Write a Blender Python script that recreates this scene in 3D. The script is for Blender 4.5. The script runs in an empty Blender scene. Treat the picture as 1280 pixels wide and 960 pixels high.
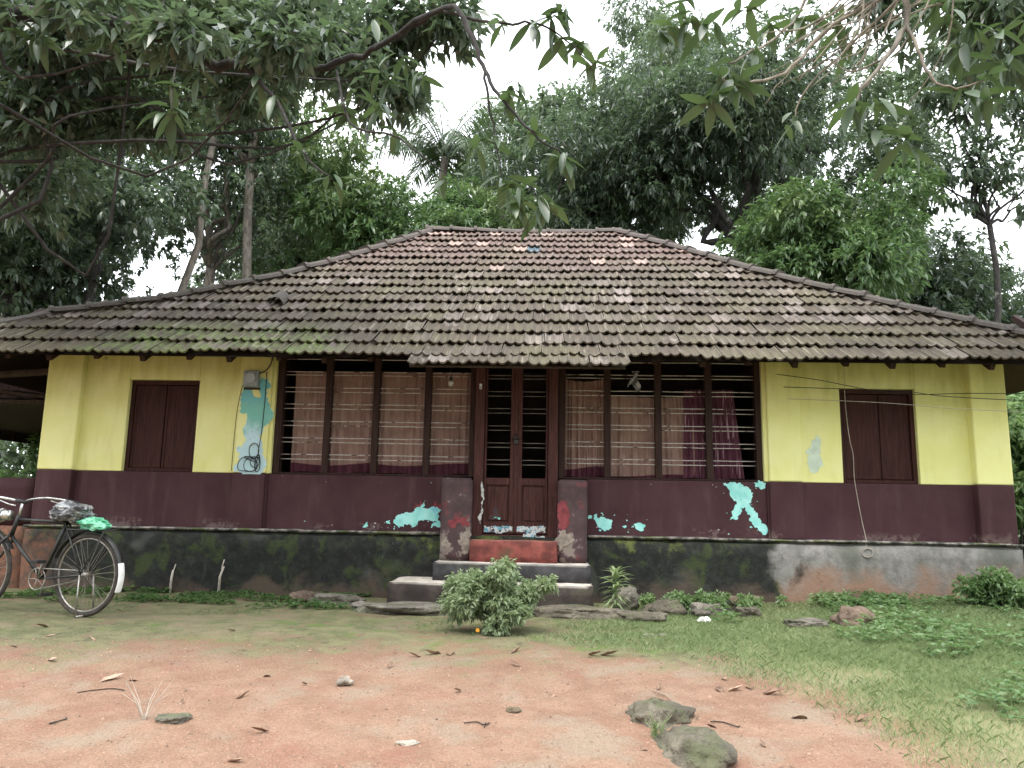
import bpy, bmesh, math, random
import numpy as np
from mathutils import Vector, Matrix, noise
from mathutils.geometry import tessellate_polygon
rad = math.radians
random.seed(7)
S = bpy.context.scene
C = S.collection

# ------------------------------------------------------------------ camera, sky, sun, exposure
CAM = Vector((.318, -8.4, .92))
yaw, pitch, roll = rad(-2.56), rad(9.36), rad(1.07)
fw = Vector((math.sin(yaw)*math.cos(pitch), math.cos(yaw)*math.cos(pitch), math.sin(pitch)))
r0 = Vector((math.cos(yaw), -math.sin(yaw), 0)); u0 = r0.cross(fw)
rt = r0*math.cos(roll)+u0*math.sin(roll); up = -r0*math.sin(roll)+u0*math.cos(roll)
cd = bpy.data.cameras.new('camera'); cam = bpy.data.objects.new('camera', cd); C.objects.link(cam)
cd.sensor_fit = 'HORIZONTAL'; cd.angle = 2*math.atan(640/965.); cd.clip_start = .05; cd.clip_end = 2000
M4 = Matrix((rt, up, -fw)).transposed().to_4x4(); M4.translation = CAM; cam.matrix_world = M4
S.camera = cam
SUN_EL, SUN_AZ = rad(66), rad(195)     # azimuth clockwise from +Y: from behind the camera, a little left
W = bpy.data.worlds.new('World'); S.world = W; W.use_nodes = True
nt = W.node_tree; nt.nodes.clear()
wo = nt.nodes.new('ShaderNodeOutputWorld'); bg = nt.nodes.new('ShaderNodeBackground')
sky = nt.nodes.new('ShaderNodeTexSky'); sky.sky_type = 'NISHITA'; sky.sun_disc = False
sky.sun_elevation = SUN_EL; sky.sun_rotation = SUN_AZ; sky.dust_density = 5; sky.air_density = 1
nz = nt.nodes.new('ShaderNodeTexNoise'); nz.inputs['Scale'].default_value = 2.2; nz.inputs['Detail'].default_value = 5
cr = nt.nodes.new('ShaderNodeValToRGB')
cr.color_ramp.elements[0].position = .3; cr.color_ramp.elements[0].color = (9.2, 9.8, 10.6, 1)
cr.color_ramp.elements[1].position = .7; cr.color_ramp.elements[1].color = (12.0, 12.2, 12.4, 1)
tcw = nt.nodes.new('ShaderNodeTexCoord'); nt.links.new(tcw.outputs['Generated'], nz.inputs['Vector'])
nt.links.new(nz.outputs['Fac'], cr.inputs['Fac'])
mx = nt.nodes.new('ShaderNodeMix'); mx.data_type = 'RGBA'; mx.inputs['Factor'].default_value = .85
nt.links.new(sky.outputs[0], mx.inputs['A']); nt.links.new(cr.outputs[0], mx.inputs['B'])
nt.links.new(mx.outputs['Result'], bg.inputs['Color']); bg.inputs['Strength'].default_value = .10
nt.links.new(bg.outputs[0], wo.inputs[0])
sd = bpy.data.lights.new('sun', 'SUN'); sd.energy = 1.2; sd.angle = rad(30); sd.color = (1, .96, .9)
so = bpy.data.objects.new('sun', sd); C.objects.link(so)
sdir = Vector((math.sin(SUN_AZ)*math.cos(SUN_EL), math.cos(SUN_AZ)*math.cos(SUN_EL), math.sin(SUN_EL)))
so.rotation_euler = sdir.to_track_quat('Z', 'Y').to_euler(); so.location = (0, -20, 30)
V = S.view_settings; V.view_transform = 'Standard'; V.look = 'None'; V.gamma = 1; V.use_curve_mapping = False
V.exposure = 1.6

# ------------------------------------------------------------------ material helpers
class NB:
    def __init__(s, name):
        s.m = bpy.data.materials.new(name); s.m.use_nodes = True; s.t = s.m.node_tree
        s.b = s.t.nodes['Principled BSDF']; s.out = s.t.nodes['Material Output']
        s.b.inputs['Roughness'].default_value = .8; s._p = None
    def n(s, ty, **kw):
        x = s.t.nodes.new(ty)
        for k, v in kw.items(): setattr(x, k, v)
        return x
    def put(s, sock, v):
        if hasattr(v, 'is_linked') or isinstance(v, bpy.types.NodeSocket): s.t.links.new(v, sock)
        elif isinstance(v, (tuple, list)) and len(v) == 3 and sock.type == 'RGBA': sock.default_value = (*v, 1)
        else: sock.default_value = v
    def pos(s):
        if s._p is None: s._p = s.n('ShaderNodeNewGeometry').outputs['Position']
        return s._p
    def obj(s): return s.n('ShaderNodeTexCoord').outputs['Object']
    def xyz(s, v=None):
        x = s.n('ShaderNodeSeparateXYZ'); s.put(x.inputs[0], v or s.pos()); return x.outputs
    def scale(s, v, k):
        x = s.n('ShaderNodeVectorMath', operation='MULTIPLY'); s.put(x.inputs[0], v); x.inputs[1].default_value = k; return x.outputs[0]
    def noise(s, sc, det=4, vec=None, dist=0, rough=.55):
        x = s.n('ShaderNodeTexNoise'); s.put(x.inputs['Vector'], vec or s.pos()); x.inputs['Scale'].default_value = sc
        x.inputs['Detail'].default_value = det; x.inputs['Distortion'].default_value = dist; x.inputs['Roughness'].default_value = rough
        return x.outputs['Fac']
    def vor(s, sc, vec=None, out='Distance', feat='F1'):
        x = s.n('ShaderNodeTexVoronoi', feature=feat); s.put(x.inputs['Vector'], vec or s.pos()); x.inputs['Scale'].default_value = sc
        return x.outputs[out]
    def ramp(s, f, *st):
        x = s.n('ShaderNodeValToRGB'); e = x.color_ramp.elements
        while len(e) < len(st): e.new(.5)
        for i, (p, c) in enumerate(st):
            e[i].position = p; e[i].color = (*c, 1) if isinstance(c, (tuple, list)) else (c, c, c, 1)
        s.put(x.inputs[0], f); return x.outputs[0]
    def mr(s, f, a, b, c=0., d=1.):
        x = s.n('ShaderNodeMapRange', interpolation_type='SMOOTHSTEP')
        for i, v in enumerate((f, a, b, c, d)): s.put(x.inputs[i], v)
        return x.outputs[0]
    def mix(s, a, b, f, mode='MIX'):
        x = s.n('ShaderNodeMix', data_type='RGBA', blend_type=mode); s.put(x.inputs['Factor'], f)
        s.put(x.inputs['A'], a); s.put(x.inputs['B'], b); return x.outputs['Result']
    def ma(s, op, a, b=0.):
        x = s.n('ShaderNodeMath', operation=op); s.put(x.inputs[0], a); s.put(x.inputs[1], b); return x.outputs[0]
    def bump(s, h, st=.3, d=.02):
        x = s.n('ShaderNodeBump'); x.inputs['Strength'].default_value = st; x.inputs['Distance'].default_value = d
        s.put(x.inputs['Height'], h); s.t.links.new(x.outputs[0], s.b.inputs['Normal'])
    def col(s, c): s.put(s.b.inputs['Base Color'], c)
    def set(s, **k):
        for a, v in k.items(): s.put(s.b.inputs[a.replace('_', ' ')], v)
MT = {}
def mat(name):
    def deco(fn):
        b = NB(name); fn(b); MT[name] = b.m; return fn
    return deco
def simple(name, c, rough=.7, var=.25, sc=12., metal=0., bump=.15):
    b = NB(name); o = b.obj(); f = b.noise(sc, 5, o)
    b.col(b.mix(tuple(v*(1-var) for v in c), tuple(min(1, v*(1+var)) for v in c), b.mr(f, .3, .7)))
    b.set(Roughness=rough, Metallic=metal); b.bump(b.noise(sc*5, 4, o), bump, .01); MT[name] = b.m

@mat('ground')
def _(b):
    X, Y, Z = b.xyz(); n1 = b.noise(.9, 6); n2 = b.noise(5, 6); n3 = b.noise(38, 4); n4 = b.noise(170, 2)
    dirt = b.mix((.225, .122, .074), (.30, .185, .122), b.mr(n2, .3, .7))
    dirt = b.mix(dirt, (.25, .115, .075), b.mr(b.noise(1.7, 5, dist=.6), .54, .72, 0, .8))
    dirt = b.mix(dirt, (.16, .105, .075), b.mr(n3, .54, .72, 0, .6))
    dirt = b.mix(dirt, (.46, .35, .28), b.mr(n4, .60, .74, 0, .6))
    dirt = b.mix(dirt, (.27, .215, .155), b.mr(b.noise(2.6, 5), .5, .68, 0, .75))
    moss = b.mix((.11, .12, .05), (.19, .18, .09), b.mr(n2, .35, .65))
    moss = b.mix(moss, (.10, .16, .03), b.mr(b.noise(3.1, 5), .56, .66, 0, .8))
    moss = b.mix(moss, (.20, .13, .085), b.mr(b.noise(4.3, 6), .55, .64, 0, .75))
    moss = b.mix(moss, (.34, .28, .2), b.mr(n3, .6, .74, 0, .6)); moss = b.mix(moss, (.065, .055, .035), b.mr(b.noise(11, 6, rough=.7), .55, .66, 0, .75)); moss = b.mix(moss, (.22, .17, .115), b.mr(b.noise(1.3, 6, dist=.7), .55, .66, 0, .55))
    e = b.ma('ADD', Y, b.ma('MULTIPLY', b.ma('SUBTRACT', n1, .5), 2.3))
    e = b.ma('ADD', e, b.ma('MULTIPLY', b.ma('SUBTRACT', n2, .5), 2.0))
    e = b.ma('ADD', e, b.ma('MULTIPLY', b.ma('SUBTRACT', n3, .5), .9)); m = b.mr(e, -3.5, -2.6)
    spk = b.mr(b.vor(46), .0, .16, 1, 0); dirt = b.mix(dirt, (.40, .32, .26), b.ma('MULTIPLY', spk, b.mr(b.noise(8, 3), .5, .6, 0, .8))); dirt = b.mix(dirt, (.12, .08, .06), b.ma('MULTIPLY', b.mr(b.vor(31), .0, .13, 1, 0), b.mr(b.noise(5.5, 3), .5, .62, 0, .85)))
    gr = b.noise(85, 5, rough=.7); dirt = b.mix(dirt, (.13, .082, .058), b.mr(gr, .47, .33, 0, .75)); dirt = b.mix(dirt, (.43, .33, .265), b.mr(gr, .56, .68, 0, .6)); moss = b.mix(moss, (.05, .05, .025), b.mr(gr, .46, .34, 0, .7))
    c = b.mix(dirt, moss, m)
    # soil under the grass on the right and out in the wood
    gx = b.ma('ADD', b.ma('ADD', X, b.ma('MULTIPLY', Y, .35)), b.ma('MULTIPLY', b.ma('SUBTRACT', n2, .5), .8))
    c = b.mix(c, (.22, .23, .11), b.mr(gx, .35, 1.0, 0, .8))
    far = b.mr(Y, 2., 8.); c = b.mix(c, (.07, .08, .03), far)
    b.col(c); b.set(Roughness=.95)
    h = b.ma('ADD', b.ma('MULTIPLY', n3, .5), b.ma('MULTIPLY', n4, .25)); h = b.ma('ADD', h, b.ma('MULTIPLY', b.vor(60), .2)); b.bump(h, 1., .03)

def wall_dirt(b, c, dark, amt=.6):
    P = b.pos(); st = b.noise(3., 6, b.scale(P, (2.2, 2.2, .35))); return b.mix(c, dark, b.mr(st, .5, .75, 0, amt))
@mat('yellow_paint')
def _(b):
    X, Y, Z = b.xyz(); n = b.noise(2.2, 6); f = b.noise(14, 5)
    c = b.mix((.77, .75, .29), (.82, .80, .37), b.mr(n, .35, .65))
    c = wall_dirt(b, c, (.55, .51, .18), .35)
    # soot and algae from the eaves, plus eave shade painted into the olive
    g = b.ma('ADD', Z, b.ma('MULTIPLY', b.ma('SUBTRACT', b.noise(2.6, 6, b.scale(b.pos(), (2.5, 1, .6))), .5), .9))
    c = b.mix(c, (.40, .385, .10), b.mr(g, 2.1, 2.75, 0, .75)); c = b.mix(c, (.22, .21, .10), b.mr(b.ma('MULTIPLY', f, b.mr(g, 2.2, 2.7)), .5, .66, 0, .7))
    c = b.mix(c, (.42, .38, .22), b.mr(b.noise(9, 6, rough=.7), .66, .75, 0, .5))
    b.col(c); b.set(Roughness=.85); b.bump(b.ma('ADD', b.ma('MULTIPLY', n, 2.), f), .25, .012)
@mat('maroon_paint')
def _(b):
    X, Y, Z = b.xyz(); n = b.noise(2.4, 6); f = b.noise(22, 5)
    c = b.mix((.052, .021, .026), (.070, .032, .037), b.mr(n, .3, .7))
    c = wall_dirt(b, c, (.11, .065, .065), .5)
    c = b.mix(c, (.20, .14, .13), b.mr(b.noise(30, 5, rough=.7), .69, .75, 0, .8))
    low = b.mr(b.ma('ADD', Z, b.ma('MULTIPLY', b.ma('SUBTRACT', b.noise(6, 6), .5), .22)), .70, .80, 1, 0)
    c = b.mix(c, (.15, .108, .10), b.ma('MULTIPLY', low, b.mr(b.ma('MULTIPLY', f, b.mr(b.noise(1.7, 4), .4, .62, .5, 1.15)), .46, .6, 0, .8)))
    b.col(c); b.set(Roughness=.75, Specular_IOR_Level=.2); b.bump(b.ma('ADD', b.ma('MULTIPLY', n, 2.), f), .3, .012)
@mat('worn_maroon')
def _(b):
    X, Y, Z = b.xyz(); n = b.noise(6, 6, rough=.65)
    c = b.mix((.058, .031, .034), (.085, .05, .053), b.mr(n, .35, .65))
    low = b.ma('ADD', n, b.mr(Z, .42, .95, .12, 0.)); c = b.mix(c, (.24, .20, .17), b.mr(low, .61, .65, 0, .85))
    c = b.mix(c, (.15, .04, .044), b.mr(b.noise(7.3, 5), .60, .66, 0, .7))
    b.col(c); b.set(Roughness=.75); b.bump(n, .4, .012)
@mat('plinth_plaster')
def _(b):
    X, Y, Z = b.xyz(); n = b.noise(3., 6); n2 = b.noise(9, 6, rough=.65); n3 = b.noise(40, 4)
    black = b.mix((.007, .008, .007), (.022, .024, .021), b.mr(n2, .35, .7))
    black = b.mix(black, (.10, .108, .095), b.mr(b.noise(1.9, 7, dist=.8), .56, .74, 0, .55))
    e = b.ma('ADD', Z, b.ma('MULTIPLY', b.ma('SUBTRACT', n, .5), .9))
    black = b.mix(black, (.040, .056, .016), b.mr(b.noise(4.3, 7, dist=.5, rough=.65), .50, .64, 0, .8))
    black = b.mix(black, (.12, .145, .035), b.ma('MULTIPLY', b.mr(b.ma('ADD', b.ma('ABSOLUTE', X), b.ma('MULTIPLY', n, .8)), 2.6, 1.7), b.mr(b.ma('MULTIPLY', b.noise(2.7, 8, rough=.7), b.mr(Z, .2, .55)), .50, .62, 0, .85)))
    black = b.mix(black, (.085, .06, .045), b.mr(e, .02, .2, .8, 0))
    grey = b.mix((.15, .145, .135), (.27, .26, .24), b.mr(n2, .3, .7))
    grey = b.mix(grey, (.11, .115, .095), b.mr(b.noise(2.4, 6, b.scale(b.pos(), (1, 1, .5))), .48, .66, 0, .85))
    grey = b.mix(grey, (.26, .155, .105), b.mr(e, .18, .46, .9, 0)); grey = b.mix(grey, (.055, .06, .035), b.mr(e, -.05, .16, .9, 0))
    xr = b.ma('ADD', X, b.ma('MULTIPLY', b.ma('SUBTRACT', n, .5), 1.3))
    c = b.mix(black, grey, b.mr(xr, 2.75, 3.0)); c = b.mix(c, b.mix((.20, .09, .055), (.10, .06, .045), b.mr(n2, .4, .6)), b.mr(xr, -5.3, -4.9, 1, 0))
    c = b.mix(c, (.20, .20, .18), b.mr(n3, .68, .78, 0, .6))
    b.col(c); b.set(Roughness=.95); b.bump(b.ma('ADD', n2, b.ma('MULTIPLY', n3, .5)), .6, .02)
@mat('ledge_plaster')
def _(b):
    f = b.noise(9, 6, rough=.65); c = b.mix((.05, .05, .042), (.32, .29, .26), b.mr(f, .42, .62)); c = b.mix(c, (.08, .10, .03), b.mr(b.noise(3, 6), .52, .62, 0, .8)); b.col(c); b.set(Roughness=.95); b.bump(f, .5, .01)
def step_mat(name, side, top):
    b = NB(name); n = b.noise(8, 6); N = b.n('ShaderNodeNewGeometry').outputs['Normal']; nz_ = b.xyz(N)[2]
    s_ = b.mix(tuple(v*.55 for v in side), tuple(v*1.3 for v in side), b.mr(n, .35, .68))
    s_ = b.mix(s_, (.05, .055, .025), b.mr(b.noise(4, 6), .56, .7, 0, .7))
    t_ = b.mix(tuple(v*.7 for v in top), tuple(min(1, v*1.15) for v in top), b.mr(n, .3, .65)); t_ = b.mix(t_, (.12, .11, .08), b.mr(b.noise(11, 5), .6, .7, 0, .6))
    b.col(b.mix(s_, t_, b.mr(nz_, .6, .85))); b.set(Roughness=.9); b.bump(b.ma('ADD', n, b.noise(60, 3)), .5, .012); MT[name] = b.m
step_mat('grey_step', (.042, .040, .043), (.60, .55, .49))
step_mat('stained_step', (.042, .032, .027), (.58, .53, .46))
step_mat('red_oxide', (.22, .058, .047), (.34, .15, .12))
def wood(name, c, pale, amt=.5, rough=.6):
    b = NB(name); P = b.pos(); g = b.noise(9, 6, b.scale(P, (6, 6, .35)), rough=.65)
    k = b.mix(tuple(v*.6 for v in c), tuple(v*1.35 for v in c), b.mr(g, .3, .7))
    k = b.mix(k, pale, b.mr(b.noise(13, 6, b.scale(P, (2, 2, .5)), rough=.7), .6, .72, 0, amt))
    b.col(k); b.set(Roughness=rough+.1, Specular_IOR_Level=.2); b.bump(g, .35, .008); MT[name] = b.m
wood('door_wood', (.075, .030, .026), (.20, .13, .11), .5)
wood('shutter_wood', (.045, .016, .013), (.10, .05, .045), .5)
wood('dark_wood', (.035, .018, .014), (.07, .045, .035), .5)
wood('old_timber', (.05, .036, .027), (.13, .10, .08), .5, .85)
simple('bar_metal', (.50, .46, .42), .5, .3, 9.)
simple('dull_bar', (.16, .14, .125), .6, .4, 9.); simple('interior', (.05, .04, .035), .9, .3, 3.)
@mat('rusty_bar')
def _(b):
    f = b.noise(7, 6, rough=.7); b.col(b.mix((.50, .46, .42), (.09, .055, .045), b.mr(f, .55, .60))); b.set(Roughness=.5)
def cloth(name, c1, c2, stripes=0):
    b = NB(name); X, Y, Z = b.xyz(); n = b.noise(5, 5)
    c = b.mix(c1, c2, b.mr(n, .3, .7))
    if stripes: c = b.mix(c, (.45, .30, .36), b.mr(b.noise(60, 2, b.scale(b.pos(), (1, 0, .04))), .60, .64, 0, .9))
    b.col(c); b.set(Roughness=.9); w = b.noise(300, 2); b.bump(w, .15, .003)
    MT[name] = b.m
cloth('tan_cloth', (.27, .17, .14), (.38, .25, .205)); cloth('hem_cloth', (.075, .017, .03), (.11, .028, .045)); cloth('purple_cloth', (.10, .028, .05), (.15, .05, .075), 1)
@mat('turquoise')
def _(b):
    f = b.noise(9, 5); X, Y, Z = b.xyz(); c = b.mix((.25, .66, .62), (.42, .80, .76), b.mr(f, .3, .7))
    c = b.mix(c, (.16, .5, .62), b.mr(b.noise(5, 5), .58, .68, 0, .8)); c = b.mix(c, (.30, .25, .22), b.mr(b.noise(34, 5), .66, .72, 0, .8)); b.col(c); b.set(Roughness=.8); b.bump(f, .3, .008)
@mat('old_blue')
def _(b):
    f = b.noise(7, 6); X, Y, Z = b.xyz(); zz = b.ma('ADD', Z, b.ma('MULTIPLY', b.ma('SUBTRACT', f, .5), .7))
    c = b.mix((.50, .70, .74), (.20, .50, .42), b.mr(zz, 1.65, 1.95)); c = b.mix(c, (.17, .48, .50), b.mr(zz, 2.0, 2.2))
    c = b.mix(c, (.6, .55, .25), b.mr(b.noise(6, 6, rough=.7), .62, .68, 0, .8)); c = b.mix(c, (.16, .18, .15), b.mr(b.noise(30, 5), .66, .72, 0, .7)); b.col(c); b.set(Roughness=.85); b.bump(f, .3, .008)
simple('pale_blue', (.58, .68, .55), .85, .12, 10.); simple('red_flake', (.19, .032, .04), .7, .3, 20.); simple('bare_plaster', (.25, .21, .175), .9, .35, 18.); simple('white_flake', (.62, .62, .60), .8, .2, 20.)
@mat('blue_white_flake')
def _(b):
    f = b.noise(26, 5); c = b.mix((.62, .66, .66), (.12, .40, .52), b.mr(f, .5, .6)); c = b.mix(c, (.09, .04, .035), b.mr(b.noise(31, 6), .54, .6)); b.col(c)

def tile_mat(name, island, ridge=0):
    b = NB(name); X, Y, Z = b.xyz()
    r = b.n('ShaderNodeNewGeometry').outputs['Random Per Island'] if island else b.n('ShaderNodeObjectInfo').outputs['Random']
    c = b.ramp(r, (0, (.072, .056, .042)), (.3, (.095, .076, .055)), (.6, (.092, .077, .05)), (.84, (.12, .10, .08)), (.93, (.17, .142, .124)), (1, (.23, .195, .175)))
    lo = b.noise(.9, 5); n = b.noise(7, 6); n3 = b.noise(34, 5, rough=.65)
    c = b.mix(c, (.15, .095, .085), b.mr(b.ma('ADD', Z, b.ma('MULTIPLY', lo, 1.2)), 4.6, 5.4, 0, .75))
    c = b.mix(c, (.055, .045, .038), b.mr(n, .52, .7, 0, .7))
    c = b.mix(c, (.13, .12, .06), b.mr(b.noise(1.3, 6), .48, .66, 0, .4))
    # green moss over the low left of the slope
    mk = b.ma('SUBTRACT', b.ma('ADD', b.mr(X, -1.2, -2.4), b.mr(Z, 3.3, 2.5, 0, 1.)), b.ma('ADD', b.mr(X, -3.9, -5.2), .9))
    mk = b.ma('MULTIPLY', b.mr(mk, .25, .9), b.mr(n, .35, .62))
    c = b.mix(c, (.13, .17, .055), b.ma('MULTIPLY', mk, .9))
    c = b.mix(c, (.33, .29, .255), b.mr(b.noise(3.2, 7, rough=.68, dist=.4), .585, .68, 0, .5))
    c = b.mix(c, (.30, .28, .24), b.mr(n3, .64, .74, 0, .55))
    P2 = b.scale(b.pos(), (40, 1.6, 1.6)); stn = b.noise(1., 5, P2, rough=.65)
    c = b.mix(c, tuple(v*.45 for v in (.13, .11, .09)), b.mr(stn, .50, .36, 0, .75)); c = b.mix(c, (.29, .255, .215), b.mr(stn, .56, .68, 0, .6))
    if ridge: c = b.mix(c, (.085, .078, .072), .72); c = b.mix(c, (.22, .21, .19), b.mr(n3, .6, .72, 0, .6))
    else:
        pk = b.ma('MULTIPLY', b.mr(r, .93, .94), b.mr(b.ma('ADD', Z, b.ma('MULTIPLY', lo, 1.5)), 4.6, 5.3)); c = b.mix(c, (.50, .36, .31), b.ma('MULTIPLY', pk, b.mr(n3, .42, .58, .0, .9)))
    b.col(c); b.set(Roughness=.9); b.bump(b.ma('ADD', n3, n), .45, .01); MT[name] = b.m
tile_mat('roof_tile', 0); tile_mat('roof_tile_far', 1); tile_mat('ridge_tile', 0, 1)
simple('side_tile', (.12, .095, .075), .9, .35, 6.)
b = NB('glass_tile'); b.col((.16, .21, .25)); b.set(Roughness=.15); MT['glass_tile'] = b.m

def leaf_mat(name, c1, c2, young, rough=.42, obj=False, trans=.25):
    b = NB(name); r = b.n('ShaderNodeObjectInfo').outputs['Random'] if obj else b.n('ShaderNodeNewGeometry').outputs['Random Per Island']
    c = b.mix(c1, c2, r); c = b.mix(c, young, b.mr(b.noise(.55, 3), .52, .68, 0, .8)); c = b.mix(c, young, b.mr(r, .93, .97, 0, .7)); b.col(c)
    b.set(Roughness=rough); b.b.inputs['Specular IOR Level'].default_value = .8
    tr = b.n('ShaderNodeBsdfTranslucent'); b.put(tr.inputs[0], b.mix(c, (.16, .26, .06), .35)); ms = b.n('ShaderNodeMixShader'); ms.inputs[0].default_value = trans
    b.t.links.new(b.b.outputs[0], ms.inputs[1]); b.t.links.new(tr.outputs[0], ms.inputs[2]); b.t.links.new(ms.outputs[0], b.out.inputs[0]); MT[name] = b.m
leaf_mat('mango_leaf', (.068, .104, .076), (.135, .178, .130), (.12, .175, .095), .27, False, .4)
leaf_mat('pale_leaf', (.10, .145, .095), (.15, .20, .13), (.16, .21, .12), .4, False, .4)
leaf_mat('bright_leaf', (.07, .14, .055), (.13, .21, .085), (.19, .26, .095), .38, False, .4)
leaf_mat('near_leaf', (.035, .065, .034), (.065, .11, .05), (.085, .14, .05), .38, True, .3)
leaf_mat('palm_leaf', (.05, .09, .04), (.08, .13, .055), (.10, .15, .06), .45)
leaf_mat('grass', (.25, .33, .15), (.36, .45, .22), (.40, .45, .24), .55, False, .5)
leaf_mat('weed', (.12, .22, .08), (.22, .34, .15), (.27, .37, .17), .5, False, .5)
leaf_mat('grey_green', (.25, .34, .18), (.42, .50, .32), (.38, .47, .22), .55, False, .5)
leaf_mat('clover', (.06, .13, .04), (.12, .21, .07), (.14, .22, .07), .5, False, .5)
def bark(name, c):
    b = NB(name); g = b.noise(7, 6, b.scale(b.pos(), (3, 3, .8))); k = b.mix(tuple(v*.55 for v in c), tuple(v*1.4 for v in c), b.mr(g, .3, .7))
    k = b.mix(k, (.30, .32, .27), b.mr(b.noise(4, 6), .6, .7, 0, .55)); b.col(k); b.set(Roughness=.95); b.bump(g, .6, .03); MT[name] = b.m
bark('bark', (.030, .027, .025)); bark('pale_bark', (.17, .15, .125)); bark('twig', (.20, .175, .14))
def rock(name, c, moss=.5):
    b = NB(name); n = b.noise(6, 6); N = b.xyz(b.n('ShaderNodeNewGeometry').outputs['Normal'])[2]
    k = b.mix(tuple(v*.6 for v in c), tuple(v*1.3 for v in c), b.mr(n, .3, .7)); k = b.mix(k, (.075, .10, .03), b.ma('MULTIPLY', b.mr(b.noise(5, 6), .45, .62, 0, moss), b.mr(N, -.1, .7)))
    b.col(k); b.set(Roughness=.95); k = b.mix(k, tuple(v*.4 for v in c), b.mr(b.noise(22, 6, rough=.7), .52, .64, 0, .8)); b.col(k); b.bump(b.ma('ADD', n, b.noise(40, 4)), .9, .03); MT[name] = b.m
rock('grey_rock', (.20, .18, .15), .6); rock('brown_rock', (.17, .12, .09), .4); rock('pale_rock', (.34, .30, .25), .1); rock('mossy_rock', (.14, .122, .092), .5)
simple('dead_leaf', (.16, .10, .068), .85, .5, 30.); simple('pale_dead_leaf', (.34, .245, .18), .8, .3, 30.)
simple('black_paint', (.018, .018, .017), .38, .4, 14.); simple('tyre', (.05, .042, .036), .9, .3, 20.); simple('steel', (.35, .33, .30), .4, .3, 25., .8)
simple('chrome', (.62, .62, .60), .25, .15, 12., .9); simple('white_paint', (.80, .80, .78), .5, .08, 20.); simple('black_rubber', (.015, .015, .015), .6, .3, 10.)
@mat('grey_plastic')
def _(b):
    f = b.noise(14, 5, b.obj(), dist=.7); b.col(b.mix((.06, .062, .066), (.42, .43, .44), b.mr(f, .42, .66))); b.set(Roughness=.3); b.bump(f, .6, .02)
@mat('green_plastic')
def _(b):
    f = b.noise(14, 5, b.obj(), dist=.5); b.col(b.mix((.06, .36, .20), (.28, .68, .46), b.mr(f, .4, .62))); b.set(Roughness=.35); b.bump(f, .5, .02)
simple('meter_grey', (.24, .27, .27), .5, .25, 20.); b = NB('glass_dial'); b.col((.35, .38, .38)); b.set(Roughness=.08); MT['glass_dial'] = b.m
b = NB('bulb_glass'); b.col((.7, .7, .68)); b.set(Roughness=.1); b.b.inputs['Transmission Weight'].default_value = .4; MT['bulb_glass'] = b.m
simple('flower', (.75, .36, .02), .6, .2, 30.); simple('pale_cord', (.45, .40, .34), .8, .2, 20.); simple('stake_wood', (.42, .38, .32), .9, .3, 20.); simple('dry_straw', (.30, .17, .06), .9, .4, 10.)

# ------------------------------------------------------------------ mesh helpers
class MB:
    def __init__(s): s.v = []; s.f = []
    def box(s, x0, x1, y0, y1, z0, z1):
        o = len(s.v)
        s.v += [(x, y, z) for z in (z0, z1) for y in (y0, y1) for x in (x0, x1)]
        s.f += [tuple(o+i for i in q) for q in ((0, 2, 3, 1), (4, 5, 7, 6), (0, 1, 5, 4), (2, 6, 7, 3), (0, 4, 6, 2), (1, 3, 7, 5))]; return s
    def tube(s, pts, rr, n=6, cap=True):
        pts = [Vector(p) for p in pts]
        if not hasattr(rr, '__len__'): rr = [rr]*len(pts)
        o = len(s.v); ref = None
        for i, p in enumerate(pts):
            t = (pts[min(i+1, len(pts)-1)]-pts[max(i-1, 0)]).normalized()
            if ref is None: ref = t.orthogonal().normalized()
            ref = (ref-t*ref.dot(t)).normalized(); bi = t.cross(ref)
            for k in range(n):
                a = 2*math.pi*k/n; q = p+(ref*math.cos(a)+bi*math.sin(a))*rr[i]; s.v.append(q[:])
        for i in range(len(pts)-1):
            for k in range(n):
                a = o+i*n+k; b_ = o+i*n+(k+1) % n; s.f.append((a, b_, b_+n, a+n))
        if cap: s.f.append(tuple(o+k for k in range(n-1, -1, -1))); e = o+(len(pts)-1)*n; s.f.append(tuple(e+k for k in range(n)))
        return s
    def ring(s, c, ax, R, r, n=40, m=8):          # torus
        c = Vector(c); ax = Vector(ax).normalized(); u = ax.orthogonal().normalized(); w = ax.cross(u); o = len(s.v)
        for i in range(n):
            a = 2*math.pi*i/n; d = u*math.cos(a)+w*math.sin(a)
            for k in range(m): e = 2*math.pi*k/m; s.v.append((c+d*(R+r*math.cos(e))+ax*r*math.sin(e))[:])
        for i in range(n):
            for k in range(m): s.f.append((o+i*m+k, o+((i+1) % n)*m+k, o+((i+1) % n)*m+(k+1) % m, o+i*m+(k+1) % m))
        return s
    def build(s, name, m, parent=None, smooth=False, bevel=0):
        me = bpy.data.meshes.new(name); me.from_pydata(s.v, [], s.f); me.update()
        return obj(name, me, m, parent, smooth, bevel)
def obj(name, me, m, parent=None, smooth=False, bevel=0):
    if m and not me.materials: me.materials.append(MT[m])
    if smooth: me.polygons.foreach_set('use_smooth', [True]*len(me.polygons))
    o = bpy.data.objects.new(name, me); C.objects.link(o)
    if parent: o.parent = parent
    if bevel:
        k = o.modifiers.new('bevel', 'BEVEL'); k.width = bevel; k.segments = 2; k.limit_method = 'ANGLE'
    return o
def tag(o, label, cat, group=None, kind=None):
    o['label'] = label; o['category'] = cat
    if group: o['group'] = group
    if kind: o['kind'] = kind
    return o
def empty(name, loc=(0, 0, 0), rz=0, parent=None):
    o = bpy.data.objects.new(name, None); C.objects.link(o); o.location = loc; o.rotation_euler = (0, 0, rz); o.empty_display_size = .1
    if parent: o.parent = parent
    return o
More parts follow.
